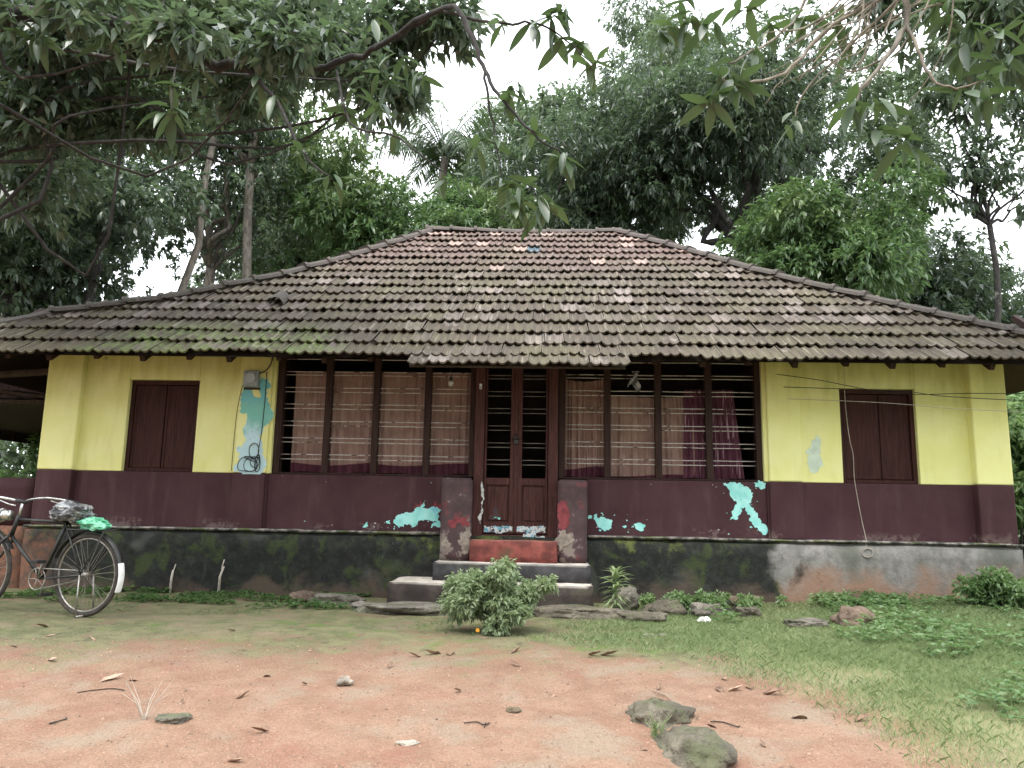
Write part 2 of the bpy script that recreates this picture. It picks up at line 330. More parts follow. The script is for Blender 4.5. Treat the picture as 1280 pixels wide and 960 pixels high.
def inst(name, me, parent=None, loc=(0, 0, 0), M=None):
    o = bpy.data.objects.new(name, me); C.objects.link(o)
    if parent: o.parent = parent
    if M is not None: o.matrix_basis = M
    else: o.location = loc
    return o
def npmesh(name, verts, k, m):      # verts (N,k,3): one k-gon each
    N = len(verts); me = bpy.data.meshes.new(name); me.vertices.add(N*k); me.vertices.foreach_set('co', np.ascontiguousarray(verts, dtype=np.float32).ravel())
    me.loops.add(N*k); me.loops.foreach_set('vertex_index', np.arange(N*k, dtype=np.int32))
    me.polygons.add(N); me.polygons.foreach_set('loop_start', np.arange(0, N*k, k, dtype=np.int32)); me.polygons.foreach_set('loop_total', np.full(N, k, dtype=np.int32))
    me.update(calc_edges=True); me.materials.append(MT[m]); return me
def rough_box(name, m, parent, x0, x1, y0, y1, z0, z1, cell=.08, amp=.012, sc=3., rnd=.02, seed=0):
    bm = bmesh.new(); bmesh.ops.create_cube(bm, size=1)
    for v in bm.verts: v.co = Vector(((x0+x1)/2+v.co.x*(x1-x0), (y0+y1)/2+v.co.y*(y1-y0), (z0+z1)/2+v.co.z*(z1-z0)))
    bmesh.ops.bevel(bm, geom=list(bm.edges), offset=rnd, segments=2, affect='EDGES')
    for ax in range(3):
        lo, hi = (x0, y0, z0)[ax], (x1, y1, z1)[ax]; nn = int((hi-lo)/cell)
        for i in range(1, nn):
            co = [0, 0, 0]; co[ax] = lo+(hi-lo)*i/nn; no = [0, 0, 0]; no[ax] = 1
            bmesh.ops.bisect_plane(bm, geom=bm.verts[:]+bm.edges[:]+bm.faces[:], plane_co=co, plane_no=no)
    for v in bm.verts:
        p = v.co*sc+Vector((seed, seed*1.7, 0)); d = noise.noise_vector(p)*amp+noise.noise_vector(p*3.7)*amp*.5; v.co += d
    me = bpy.data.meshes.new(name); bm.to_mesh(me); bm.free(); return obj(name, me, m, parent, True)
def frac(pts, it=3, k=.16, seed=1):
    rg = random.Random(seed)
    for _ in range(it):
        o = []
        for i, p in enumerate(pts):
            q = pts[(i+1) % len(pts)]; o.append(p); dx, dz = q[0]-p[0], q[1]-p[1]; j = rg.uniform(-k, k); o.append(((p[0]+q[0])/2-dz*j, (p[1]+q[1])/2+dx*j))
        pts = o
    return pts
def patch(m, pts, y, parent, it=3, k=.16, name='paint_patch'):
    p = frac(pts, it+1, k+.12, len(pts)*7+int(abs(pts[0][0])*100)); vs = [(a, y, c) for a, c in p]
    tri = tessellate_polygon([[Vector(v) for v in vs]]); me = bpy.data.meshes.new(name); me.from_pydata(vs, [], [tuple(t) for t in tri]); me.update(); return obj(name, me, m, parent)

# ------------------------------------------------------------------ ground
def ss(t): t = max(0., min(1., t)); return t*t*(3-2*t)
def gz(x, y):
    z = -.06*max(0., -2.5-y) if y > -14 else -.69
    return z+.1*ss((x-1.5)/3.5)*ss((y+3)/2.5)*ss((9-y)/5)
def gnoise(x, y):
    return noise.noise(Vector((x*1.1, y*1.1, 3)))*.022+noise.noise(Vector((x*4, y*4, 7)))*.010+noise.noise(Vector((x*13, y*13, 1)))*.004
def gh(x, y): return gz(x, y)+gnoise(x, y)
def axis(lo, hi, st, far, n):
    a = list(np.arange(lo, hi+1e-6, st)); g = [((i+1)/n)**3 for i in range(n)]
    return [lo-far*k for k in reversed(g)]+a+[hi+far*k for k in g]
xs = axis(-8.5, 8.5, .07, 380, 16); ys = axis(-9.5, .6, .06, 380, 16)
vs = [(x, y, gh(x, y) if abs(x) < 12 and -12 < y < 4 else gz(x, y)) for y in ys for x in xs]
nx = len(xs); fs = [(j*nx+i, j*nx+i+1, (j+1)*nx+i+1, (j+1)*nx+i) for j in range(len(ys)-1) for i in range(nx-1)]
me = bpy.data.meshes.new('ground'); me.from_pydata(vs, [], fs); g = obj('ground', me, 'ground', None, True); g['kind'] = 'structure'; g['label'] = 'red laterite yard with mossy soil towards the house'

# ------------------------------------------------------------------ house
H = empty('house'); tag(H, 'old single storey house with clay tile hip roof, yellow and maroon walls', 'house')
XL, XR, ZS, ZP, WT = -5.25, 5.16, 1.28, .685, 2.80
pl = rough_box('plinth', 'plinth_plaster', H, XL-.07, XR+.07, -.115, 6.9, -.15, ZP-.03, .16, .018, 2.2, .025)
rough_box('ledge', 'ledge_plaster', pl, XL-.085, -.775, -.13, .1, ZP-.028, ZP, .1, .006, 4, .012, 3)
rough_box('ledge', 'ledge_plaster', pl, .765, XR+.085, -.13, .1, ZP-.028, ZP, .1, .006, 4, .012, 5)
dado = {}
dado['l'] = MB().box(XL, -2.72, 0, .25, ZP-.01, ZS).box(-2.72, -.775, .012, .25, ZP-.01, ZS-.004).build('dado', 'maroon_paint', H, bevel=.012)
dado['r'] = MB().box(2.68, XR, 0, .25, ZP-.01, ZS).box(.765, 2.68, .012, .25, ZP-.01, ZS-.004).build('dado', 'maroon_paint', H, bevel=.012)
for x0, x1, pd in ((XL-.03, -4.88, .085), (-3.10, -2.735, .045), (2.70, 3.055, .035), (4.82, XR+.03, .105)):
    MB().box(x0, x1, -pd-.002, .03, ZP-.005, ZS+.002).build('pilaster_base', 'maroon_paint', H, bevel=.015)
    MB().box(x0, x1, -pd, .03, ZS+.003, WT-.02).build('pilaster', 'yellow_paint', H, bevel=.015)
def wing(x0, x1, s0, s1, st):
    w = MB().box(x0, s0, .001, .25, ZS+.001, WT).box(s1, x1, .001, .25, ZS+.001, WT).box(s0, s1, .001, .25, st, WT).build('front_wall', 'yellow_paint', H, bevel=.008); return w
SL, SR = (-4.37, -3.57), (3.49, 4.29)
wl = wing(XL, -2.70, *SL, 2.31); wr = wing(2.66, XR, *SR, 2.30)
def side(x0, x1):
    MB().box(x0, x1, .251, 6.8, ZP-.012, ZS).build('side_dado', 'maroon_paint', H)
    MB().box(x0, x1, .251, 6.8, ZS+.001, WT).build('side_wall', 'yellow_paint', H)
side(XL, XL+.25); side(XR-.25, XR)
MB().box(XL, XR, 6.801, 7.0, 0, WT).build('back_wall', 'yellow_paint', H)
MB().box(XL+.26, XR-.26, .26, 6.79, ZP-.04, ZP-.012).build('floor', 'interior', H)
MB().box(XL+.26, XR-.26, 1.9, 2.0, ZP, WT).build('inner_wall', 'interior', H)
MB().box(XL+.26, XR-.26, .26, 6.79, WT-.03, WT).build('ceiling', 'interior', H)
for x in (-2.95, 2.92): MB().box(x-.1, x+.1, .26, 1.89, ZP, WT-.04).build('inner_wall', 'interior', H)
# shutters
for (a, b_), top, k in ((SL, 2.305, 0), (SR, 2.295, 1)):
    f = MB().box(a+.001, a+.045, .05, .13, ZS+.003, top).box(b_-.045, b_-.001, .05, .13, ZS+.003, top).box(a+.045, b_-.045, .05, .13, top-.045, top).build('shutter_frame', 'shutter_wood', H, bevel=.004)
    MB().box(a+.045, b_-.045, .045, .13, ZS+.003, ZS+.04).build('shutter_sill', 'shutter_wood', f, bevel=.004)
    mid = (a+b_)/2-.0+(.03 if k else 0)
    for p0, p1, yy in ((a+.048, mid-.004, .07), (mid+.004, b_-.048, .078)):
        s_ = MB().box(p0, p1, yy, yy+.03, ZS+.043, top-.05).build('shutter', 'shutter_wood', H, bevel=.005)
        MB().box(p0+.004, p0+.03, yy-.008, yy-.0005, ZS+.05, top-.055).build('batten', 'shutter_wood', s_, bevel=.003)
        if k: MB().box(p0+.031, p1-.01, yy-.007, yy-.0005, ZS+.05, ZS+.075).build('batten', 'shutter_wood', s_, bevel=.003)
# veranda windows
zb = [1.45, 1.50, 1.638, 1.686, 1.826, 1.874, 2.016, 2.066, 2.206, 2.256, 2.40, 2.437, 2.58]
def window(x0, x1, posts, slim):
    w = MB().box(x0, x0+.075, .05, .16, ZS, WT-.04).box(x1-.06, x1, .05, .16, ZS, WT-.04).box(x0+.076, x1-.061, .055, .155, WT-.16, WT-.045).box(x0+.076, x1-.061, .05, .16, ZS-.001, ZS+.02).build('window_frame', 'dark_wood', H, bevel=.004)
    for p in posts: MB().box(p-.036, p+.036, .06, .15, ZS+.021, WT-.165).build('post', 'dark_wood', w, bevel=.004)
    for i, z in enumerate(zb):
        rg = random.Random(i*3+int(x0*10)); pts = [(x, .105+rg.uniform(-.006, .006), z+rg.uniform(-.0022, .0022)) for x in np.linspace(x0+.06, x1-.05, 9)]
        MB().tube(pts, .0055, 5).build('bar', 'rusty_bar', w, True)
    return w
PL, PR = (-2.117, -1.575, -.995), (.995, 1.551, 2.10)
window(-2.70, -.46, PL, 0); window(.46, 2.66, PR, 0)
# doorway
df = MB().box(-.455, -.35, -.02, .16, .625, 2.72).box(.35, .455, -.02, .16, .625, 2.72).box(-.349, .349, -.015, .155, 2.61, 2.72).build('door_frame', 'door_wood', H, bevel=.006)
MB().box(-.349, .349, -.03, .16, .60, .672).build('threshold', 'door_wood', df, bevel=.008)
patch('blue_white_flake', [(-.33, .625), (-.16, .632), (-.15, .655), (-.34, .66)], -.0335, df); patch('blue_white_flake', [(.02, .612), (.33, .622), (.32, .664), (.05, .65)], -.0335, df)
patch('white_flake', [(-.362, 1.23), (-.352, 1.20), (-.357, .95), (-.36, .78), (-.375, .80), (-.368, 1.0), (-.372, 1.20)], -.0235, df, 3, .12)
for sgn in (-1, 1):
    x0, x1 = sorted((sgn*.345, sgn*.012)); il, ir = (.022, .052) if sgn < 0 else (.052, .022)
    lf = MB().box(x0, x0+il, .02, .06, .68, 2.60).box(x1-ir, x1, .02, .06, .68, 2.60).box(x0+il, x1-ir, .022, .058, 2.54, 2.598).box(x0+il, x1-ir, .022, .058, 1.20, 1.275).box(x0+il, x1-ir, .022, .058, .682, .80).build('door_leaf', 'door_wood', H, bevel=.004)
    MB().box(x0+il, x1-ir, .048, .056, .80, 1.20).build('door_panel', 'door_wood', lf)
    MB().box(x0+il+.022, x1-ir-.022, .034, .0475, .822, 1.178).build('raised_panel', 'door_wood', lf, bevel=.006)
    for z in zb[:-1]:
        if z > 1.3: MB().tube([(x0+il-.005, .04, z-.03), (x1-ir+.005, .04, z-.03)], .005, 5).build('bar', 'dull_bar', lf, True)
    patch('blue_white_flake', [(x0+.015, .70), (x0+.12, .695), (x1-.10, .70), (x1-.015, .70), (x1-.012, .755), (x1-.11, .765), (x0+.1, .76), (x0+.012, .762)], .0185, lf, 3, .05)
    if sgn < 0:
        patch('pale_dead_leaf', [(-.28, .83), (-.17, .83), (-.165, .86), (-.2, .97), (-.235, .95), (-.27, .87)], .0325, lf).data.materials[0] = MT['worn_maroon']
        patch('turquoise', [(-.24, .83), (-.16, .83), (-.165, .855), (-.215, .86)], .0315, lf)
MB().box(-.018, .018, .008, .019, .69, 2.59).build('cover_strip', 'door_wood', df, bevel=.003)
lk = MB().tube([(-.05, .005, 1.70), (.05, .005, 1.70)], .007, 6).ring((0, -.005, 1.73), (0, 1, .2), .022, .005, 14, 5).build('latch', 'black_paint', df)
MB().box(-.025, .025, -.012, .006, 1.64, 1.69).build('padlock', 'black_paint', lk, bevel=.006)
# door piers
pr = {}
for s_, x0, x1 in (('l', -.775, -.455), ('r', .455, .765)):
    pr[s_] = rough_box('door_pier', 'worn_maroon', H, x0, x1, -.2, .02, .40, ZS-.02, .07, .005, 4, .014, x0)
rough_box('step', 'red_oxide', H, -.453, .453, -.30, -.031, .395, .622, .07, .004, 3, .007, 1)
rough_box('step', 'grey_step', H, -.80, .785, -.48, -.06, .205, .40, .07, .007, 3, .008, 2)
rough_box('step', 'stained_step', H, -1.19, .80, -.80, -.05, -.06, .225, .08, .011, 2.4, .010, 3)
# flaking paint
PT = {'l': [[(-1.315, .782), (-1.274, .857), (-1.178, .891), (-1.091, .903), (-1.039, .947), (-.976, 1.023), (-1.002, .941), (-.93, .934), (-.887, .956), (-.81, .923), (-.79, .994), (-.778, .995), (-.779, .761), (-.836, .738), (-.911, .731), (-.838, .787), (-.936, .811), (-1.044, .798), (-1.063, .745), (-1.111, .739), (-1.13, .769), (-1.184, .763), (-1.193, .725), (-1.248, .737), (-1.292, .761)],
            [(-1.649, .723), (-1.598, .787), (-1.585, .735), (-1.627, .717)], [(-1.391, .791), (-1.353, .803), (-1.342, .765), (-1.379, .764)]],
      'r': [[(2.219, 1.262), (2.315, 1.268), (2.41, 1.262), (2.44, 1.221), (2.502, 1.201), (2.521, 1.106), (2.487, 1.043), (2.537, .981), (2.577, .898), (2.616, .836), (2.672, .806), (2.670, .744), (2.633, .722), (2.573, .783), (2.512, .834), (2.504, .917), (2.444, 1.01), (2.402, .999), (2.4, .936), (2.356, .873), (2.283, .871), (2.315, .914), (2.328, .998), (2.362, 1.061), (2.31, 1.103), (2.291, 1.187)],
            [(2.547, 1.268), (2.672, 1.27), (2.670, 1.225), (2.618, 1.197), (2.556, 1.229)], [(.846, .897), (.878, .908), (.889, .866), (.952, .878), (1.037, .848), (1.037, .764), (.973, .731), (.92, .762), (.867, .824)],
            [(1.266, .81), (1.334, .822), (1.393, .792), (1.376, .749), (1.302, .752)], [(.786, .885), (.82, .896), (.814, .854), (.786, .854)], [(1.143, .783), (1.196, .788), (1.175, .762)]]}
for k in PT:
    for p in PT[k]: patch('turquoise', p, .0085, dado[k])
for k, x0, x1, z0, z1, nn in (('l', -1.45, -.8, .71, .80, 16), ('r', .78, 1.5, .72, .92, 14), ('r', 2.2, 2.66, .72, 1.25, 12)):
    rgq = random.Random(nn)
    for i in range(nn):
        x, z, q = rgq.uniform(x0, x1), rgq.uniform(z0, z1), rgq.choice([.004, .006, .009, .013]); patch('turquoise', [(x-q, z-q*.4), (x+q*.7, z-q*.8), (x+q, z+q*.2), (x-q*.1, z+q)], .0068, dado[k], 2, .25)
for x, z, w in ((-1.05, .965, .05), (-.87, .985, .03), (-.81, .97, .02)): patch('red_flake', [(x-w, z-.04), (x+w, z-.05), (x+w*.8, z), (x+w*.5, z+.05), (x+w*.1, z+.005), (x-w*.6, z+.03)], .0095, dado['l'])
rg = random.Random(5)
for k, x0, x1 in (('l', -2.6, -.85), ('r', .85, 2.6)):
    for i in range(11):
        x = rg.uniform(x0, x1); z = rg.choice([rg.uniform(.72, .78), rg.uniform(1.2, 1.262)] if i < 12 else [rg.uniform(.8, 1.1)]); s_ = rg.choice([.005, .006, .008, .010, .016])
        patch(rg.choice(['white_flake', 'bare_plaster', 'turquoise']), [(x-s_, z-s_*.5), (x+s_*.8, z-s_*.6), (x+s_, z+s_*.3), (x, z+s_*.8)], .0065, dado[k], 2, .25)
patch('old_blue', [(-3.071, 1.951), (-3.07, 2.131), (-3.031, 2.206), (-2.955, 2.2), (-2.918, 2.118), (-2.857, 2.103), (-2.866, 2.223), (-2.844, 2.344), (-2.783, 2.33), (-2.778, 2.149), (-2.782, 1.792), (-2.782, 1.585), (-2.76, 1.454), (-2.755, 1.29), (-3.08, 1.29), (-3.08, 1.551), (-3.011, 1.56), (-3.009, 1.729), (-2.988, 1.848), (-3.003, 1.937)], -.0465, wl)
patch('pale_blue', [(3.127, 1.505), (3.17, 1.71), (3.219, 1.802), (3.27, 1.689), (3.274, 1.53), (3.223, 1.393), (3.156, 1.392)], -.0025, wr)
patch('red_flake', [(.462, 1.02), (.491, 1.04), (.546, 1.035), (.565, .959), (.584, .888), (.563, .779), (.521, .734), (.462, .75)], -.2065, pr['r'])
patch('bare_plaster', [(.465, .723), (.53, .743), (.621, .691), (.604, .601), (.513, .564), (.465, .491)], -.2065, pr['r'], 4, .2)
patch('red_flake', [(-.699, .791), (-.553, .848), (-.465, .878), (-.462, .76), (-.495, .741), (-.57, .794), (-.624, .738)], -.2065, pr['l'], 4, .2)
patch('bare_plaster', [(-.551, .471), (-.563, .56), (-.512, .704), (-.465, .724), (-.465, .634), (-.469, .472)], -.2075, pr['l'], 4, .2)
patch('bare_plaster', [(-.739, .61), (-.695, .647), (-.646, .576), (-.709, .521)], -.2065, pr['l'], 4, .2)

# ------------------------------------------------------------------ roof
AL = rad(34); ca, sa, ta = math.cos(AL), math.sin(AL), math.tan(AL)
EY, EZ, GA, TW = -.75, 2.44, .334, .200
SRG = 16*GA
def rp(x, s, h=0.): return Vector((x, EY+s*ca-h*sa, EZ+s*sa+h*ca))
HL = [(SRG, -1.62), (3.64, -2.64), (2.64, -3.37), (1.68, -4.45), (1.15, -5.50), (.5, -6.3), (-.05, -7.0)]
HR = [(SRG, 1.43), (4.16, 2.40), (2.94, 3.27), (1.8, 4.30), (.88, 5.23), (-.05, 6.2)]
def xat(h, s): return float(np.interp(s, [p[0] for p in reversed(h)], [p[1] for p in reversed(h)]))
YR = EY+SRG*ca
roof = MB()
bs = np.linspace(.10, SRG, 22)
o = len(roof.v)
for s in bs:
    for f in np.linspace(0, 1, 3): roof.v.append(rp(xat(HL, s)*(1-f)+xat(HR, s)*f, s, -.05)[:])
for s in bs:
    for f in np.linspace(0, 1, 3): p = rp(xat(HL, s)*(1-f)+xat(HR, s)*f, s, -.05); roof.v.append((p.x, 2*YR-p.y, p.z))
n = len(bs)
for j in range(n-1):
    for i in range(2): a = j*3+i; roof.f.append((a, a+1, a+4, a+3)); a += n*3; roof.f.append((a, a+3, a+4, a+1))
    for i in (0, 2): a = j*3+i; c_ = a+n*3; roof.f.append((a, a+3, c_+3, c_) if i == 0 else (a, c_, c_+3, a+3))
roof = roof.build('roof', 'old_timber', H)
def tile_mesh(name, L, m):
    b_ = MB(); LF = .044                        # lower end rides on the course below
    us = [0, .05, .12, .22, .34, .44, .50, .56, .66, .78, .88, .95, 1]; hs = [.024, .024, .010, .0, .0, .010, .022, .010, .0, .0, .010, .024, .024]
    for yy, hh in ((0, LF), (L, .004)):
        for u, h in zip(us, hs): b_.v.append(((u-.5)*TW, yy*ca-(hh+h)*sa, yy*sa+(hh+h)*ca))
    for u, h in zip(us, hs): k = LF+h-.017; b_.v.append(((u-.5)*TW, -k*sa+.004, k*ca))
    n = len(us)-1; m_ = n+1
    for i in range(n): b_.f.append((i, i+1, m_+i+1, m_+i)); b_.f.append((2*m_+i, 2*m_+i+1, i+1, i))
    me = bpy.data.meshes.new(name); me.from_pydata(b_.v, [], b_.f); me.update(); me.materials.append(MT[m]); return me
tme = tile_mesh('roof_tile', GA+.05, 'roof_tile')
rg = random.Random(11); tiles = []
for row in range(-1, 16):
    s = row*GA; L_, R_ = xat(HL, max(s, 0)), xat(HR, max(s, 0))
    if row == -1: L_, R_ = -1.02, 1.12
    if row == 0: pass
    off = rg.uniform(0, TW) if row not in (-1,) else 0
    sag = rg.uniform(-.01, .01); x = L_+off*.4+TW/2-.03
    while x < R_-TW*.35:
        ds = rg.gauss(0, .012)+sag+.03*noise.noise(Vector((x*.5, row*.3, 2)))
        if row == 0: ds += .028*math.sin(x*1.7)+.018*math.sin(x*4.1+1)
        tiles.append((x+rg.uniform(-.006, .006), s+ds+(.10 if row == -1 else 0), rg.gauss(0, .016), rg.uniform(-.004, .008), row)); x += TW+rg.uniform(-.003, .004)
def hole(x, s): return abs(x-.115) < .1 and abs(s-12*GA) < .12
keep = []
for t in tiles:
    p = rp(t[0], t[1]); keep.append(((p-CAM).length, t))
keep.sort(key=lambda k: k[0]); far = []
glass_done = False
for i, (d, t) in enumerate(keep):
    x, s, a, h, row = t; M = Matrix.Translation(rp(x, s, h))@Matrix.Rotation(a, 4, Vector((0, -sa, ca)))
    if row == 12 and abs(x-.10) <= TW/2+.003 and not glass_done:
        glass_done = True; q = inst('glass_tile', tile_mesh('glass_tile', GA+.05, 'glass_tile'), roof, M=M); continue
    if i < 300: inst('roof_tile', tme, roof, M=M)
    else: far.append(M)
tv = np.array([v.co[:] for v in tme.vertices]); tf = [tuple(p.vertices) for p in tme.polygons]; av = []; af = []
for M in far:
    R_ = np.array(M.to_3x3()); o = len(av); av += list(map(tuple, tv@R_.T+np.array(M.translation))); af += [tuple(o+i for i in f) for f in tf]
me = bpy.data.meshes.new('upper_tiles'); me.from_pydata(av, [], af); me.update(); fo = obj('upper_tiles', me, 'roof_tile_far', roof); fo['kind'] = 'stuff'
# ridge and hip tiles
def ridge_tile(p, q, w=.11, bad=0, k=0):
    p, q = Vector(p), Vector(q); d = (q-p); L = d.length; t = d.normalized(); sd_ = t.cross(Vector((0, 0, 1))).normalized(); u_ = sd_.cross(t); b_ = MB(); n = 8
    for l, ww, hh in ((0, w*1.09, .010), (.045, w*1.07, .010), (.05, w, 0), (L+.03, w*.94, -.010)):
        for i in range(n+1):
            a = math.pi*i/n; c_ = p+t*l+sd_*math.cos(a)*ww*1.1+u_*(min(1, math.sin(a)*1.35)*ww*.62+hh-.035); b_.v.append(c_[:])
    for j in range(3):
        for i in range(n): a = j*(n+1)+i; b_.f.append((a, a+1, a+n+2, a+n+1))
    b_.f.append(tuple(range(n+1))); return b_.build('ridge_tile', 'ridge_tile', roof, False)
def run(pts, L):
    pts = [Vector(p) for p in pts]; cum = [0]
    for i in range(1, len(pts)): cum.append(cum[-1]+(pts[i]-pts[i-1]).length)
    n = max(1, round(cum[-1]/L)); ps = []
    for k in range(n+1):
        d = cum[-1]*k/n; i = max(j for j in range(len(cum)) if cum[j] <= d+1e-9); i = min(i, len(pts)-2); f = (d-cum[i])/(cum[i+1]-cum[i]); ps.append(pts[i].lerp(pts[i+1], f))
    return ps
for Hh in (HL[:5], HR):
    ps = run([rp(x, s, .055) for s, x in reversed(Hh)], .40)
    for a, b_ in zip(ps, ps[1:]): ridge_tile(a+Vector((0, 0, rg.uniform(-.01, .012))), b_+Vector((rg.uniform(-.02, .02), 0, 0)), .115)
ps = run([rp(xat(HL, SRG)-.06, SRG, .05), rp(-1.2, SRG, .045), rp(-.2, SRG, -.0), rp(.9, SRG, -.0), rp(xat(HR, SRG)+.06, SRG, .04)], .42)
for a, b_ in zip(ps, ps[1:]): ridge_tile(a, b_, .115)
for Hh in (HL, HR): MB().tube([rp(x, s, .0) for s, x in reversed(Hh)], .075, 6).build('hip_mortar', 'ridge_tile', roof)
MB().tube([rp(x, SRG, -.01) for x in (xat(HL, SRG), 0, xat(HR, SRG))], .07, 6).build('ridge_mortar', 'ridge_tile', roof)
# the raised half-round vent tile low on the left slope
vp = rp(-2.93, 1.50, .045); vb = MB()
for l in (0, .26):
    for i in range(9): a = math.pi*i/8; vb.v.append((vp+Vector((math.cos(a)*.085, l*ca-math.sin(a)*.10*sa, l*sa+math.sin(a)*.10*ca)))[:])
for i in range(8): vb.f.append((i, i+1, i+10, i+9))
vb.f.append(tuple(range(9, 18))); vb.build('vent_tile', 'ridge_tile', roof)
# rafters under the eaves
for i in range(26):
    x = -5.9+i*.487+rg.uniform(-.03, .03); b_ = MB(); w = .027
    for s in (.13+.05*(i % 2), 1.6):
        for dx, h in ((-w, -.125), (w, -.125), (w, -.055), (-w, -.055)): b_.v.append(rp(x+dx, s, h)[:])
    b_.f += [(0, 1, 2, 3), (4, 7, 6, 5), (0, 4, 5, 1), (1, 5, 6, 2), (2, 6, 7, 3), (3, 7, 4, 0)]; b_.build('rafter', 'dark_wood', roof)
b_ = MB()
for x in (-1.05, 1.10):
    for s, h in ((-.16, -.035), (-.16, -.012), (.12, -.035), (.12, -.012)): b_.v.append(rp(x, s, h)[:])
b_.f += [(0, 4, 5, 1), (2, 3, 7, 6), (0, 2, 6, 4), (1, 5, 7, 3), (0, 1, 3, 2), (4, 6, 7, 5)]; b_.build('eave_batten', 'old_timber', roof)
MB().box(XL-.3, XR+.3, -.02, .12, WT, WT+.09).build('wall_plate', 'old_timber', roof)
# side veranda left of the house: low wall, posts
lw = rough_box('parapet', 'maroon_paint', H, -8.2, XL-.12, .05, .28, ZP-.02, 1.19, .12, .008, 3, .015, 9)
rough_box('parapet_base', 'plinth_plaster', H, -8.2, XL-.09, -.03, .34, -.15, ZP-.025, .14, .02, 2.5, .03, 4)
for x, y in ((-6.75, .16), (-6.6, 3.0), (-5.7, 3.4)): MB().tube([(x, y, 0), (x+.02, y, 1.5), (x-.01, y, 2.75)], [.07, .062, .055], 8).build('veranda_post', 'old_timber', H, True)
MB().tube([(-7.2, .12, 2.28), (XL-.02, .12, 2.42)], .045, 7).build('veranda_beam', 'old_timber', H)
MB().box(-8.4, XL-.01, .30, 4.6, 2.06, 2.10).build('light_block_floor', 'old_timber', H)  # deck and back boards added to darken the space under the veranda roof
MB().box(-8.4, XL-.01, 4.61, 4.66, 1.6, 3.6).build('light_block_back', 'old_timber', H)
for i in range(18): MB().box(-8.45, -8.42, .3+i*.24, .3+i*.24+.23, 1.9, 2.95).build('light_block_board', 'dark_wood', H)  # out of view boards added to stop light from the open left end
rgx = random.Random(3)
for i in range(9): MB().tube([(-7.3, .2+i*.16, 2.12+rgx.uniform(-.1, .1)), (-6.2, .25+i*.16, 2.2+rgx.uniform(-.07, .07)), (XL-.03, .2+i*.15, 2.1+rgx.uniform(-.1, .2))], .014, 5).build('pole', 'old_timber', H)

# ------------------------------------------------------------------ curtains
def curtain(name, m, x0, x1, y, zt, zb_, label, folds=9, amp=.028, skew=0, hem=.12, sag=0., seed=0):
    def sheet(za, zb2, nm, mm, par, bump=0, zfun=None):
        nx_, nz_ = 90, 10; vs = []; rg = random.Random(seed); ph = [rg.uniform(0, 6.3) for _ in range(4)]
        for j in range(nz_+1):
            f = j/nz_
            for i in range(nx_+1):
                u = i/nx_; z_a = za(u); z_b = zb2(u); z = z_a+(z_b-z_a)*f; k = (zt-z)/(zt-zb_)
                x = x0+(x1-x0)*u+skew*k*(u-.2); yy = y+amp*(math.sin(u*folds*6.28+ph[0]+.6*math.sin(u*7+ph[1]))*(.6+.4*k)+.5*math.sin(u*folds*2.7*6.28+ph[2]+k))-bump
                vs.append((x, yy, z))
        fs = [(j*(nx_+1)+i, j*(nx_+1)+i+1, (j+1)*(nx_+1)+i+1, (j+1)*(nx_+1)+i) for j in range(nz_) for i in range(nx_)]
        me = bpy.data.meshes.new(nm); me.from_pydata(vs, [], fs); return obj(nm, me, mm, par, True)
    top = lambda u: zt-sag*4*u*(1-u); rg2 = random.Random(seed+9); w1, w2 = rg2.uniform(-.03, .03), rg2.uniform(0, 6)
    hz = lambda u: zb_+hem+w1*u+.02*math.sin(u*5+w2)
    c = sheet(top, hz, name, m, None); tag(c, label, 'curtain', 'curtains in the veranda windows')
    if hem: sheet(hz, lambda u: zb_+.01*math.sin(u*9), 'hem', 'hem_cloth' if m == 'tan_cloth' else m, c, .004)
    return c
curtain('curtain', 'tan_cloth', -2.55, -1.56, .23, 2.46, ZS+.03, 'tan curtain with maroon hem, beside the electric meter wall', 10, .02, 0, .10, .0, 1)
curtain('curtain', 'tan_cloth', -1.57, -.47, .245, 2.47, ZS+.03, 'tan curtain with maroon hem, behind the hanging bulb', 11, .02, 0, .11, .0, 2)
curtain('curtain', 'tan_cloth', .47, 1.02, .235, 2.43, ZS+.03, 'narrow tan curtain with slanting maroon hem, just beside the door', 6, .022, 0, .10, .05, 3)
curtain('curtain', 'tan_cloth', 1.0, 2.0, .25, 2.24, ZS+.03, 'low hung tan curtain beside the purple striped curtain', 8, .024, .06, .035, .03, 4)
curtain('curtain', 'purple_cloth', 1.86, 2.40, .215, 2.30, ZS+.03, 'purple striped curtain flaring out towards its foot', 9, .03, .13, .09, .0, 5)

# ------------------------------------------------------------------ electrics
mb = empty('electric_meter', (-2.945, -.05, 2.22)); tag(mb, 'grey electric meter box on the blue peeling wall strip', 'meter')
MB().box(-.082, .082, -.075, .0, 0, .185).build('box', 'meter_grey', mb, bevel=.008)
dv = MB(); dv.tube([(0, -.074, .10), (0, -.09, .10)], .058, 20); dv.build('dial', 'glass_dial', mb)
MB().box(-.09, .09, -.02, .003, -.02, -.001).build('shelf', 'old_timber', mb)
def wire(name, pts, r, m, label, cat, group=None):
    o = MB().tube(pts, r, 5).build(name, m, None, True); return tag(o, label, cat, group)
def smooth(pts, k=8):
    pts = [Vector(p) for p in pts]; o = []
    for i in range(len(pts)-1):
        a, b_, c_, d = pts[max(i-1, 0)], pts[i], pts[i+1], pts[min(i+2, len(pts)-1)]
        for j in range(k):
            t = j/k; o.append(.5*((2*b_)+(c_-a)*t+(2*a-5*b_+4*c_-d)*t*t+(3*b_-a-3*c_+d)*t**3))
    return o+[pts[-1]]
wire('cable', smooth([(-2.86, -.08, 2.38), (-2.78, -.09, 2.42), (-2.73, -.09, 2.52), (-2.72, -.1, 2.66)]), .007, 'black_rubber', 'black cable rising from the meter box to the eave', 'cable')
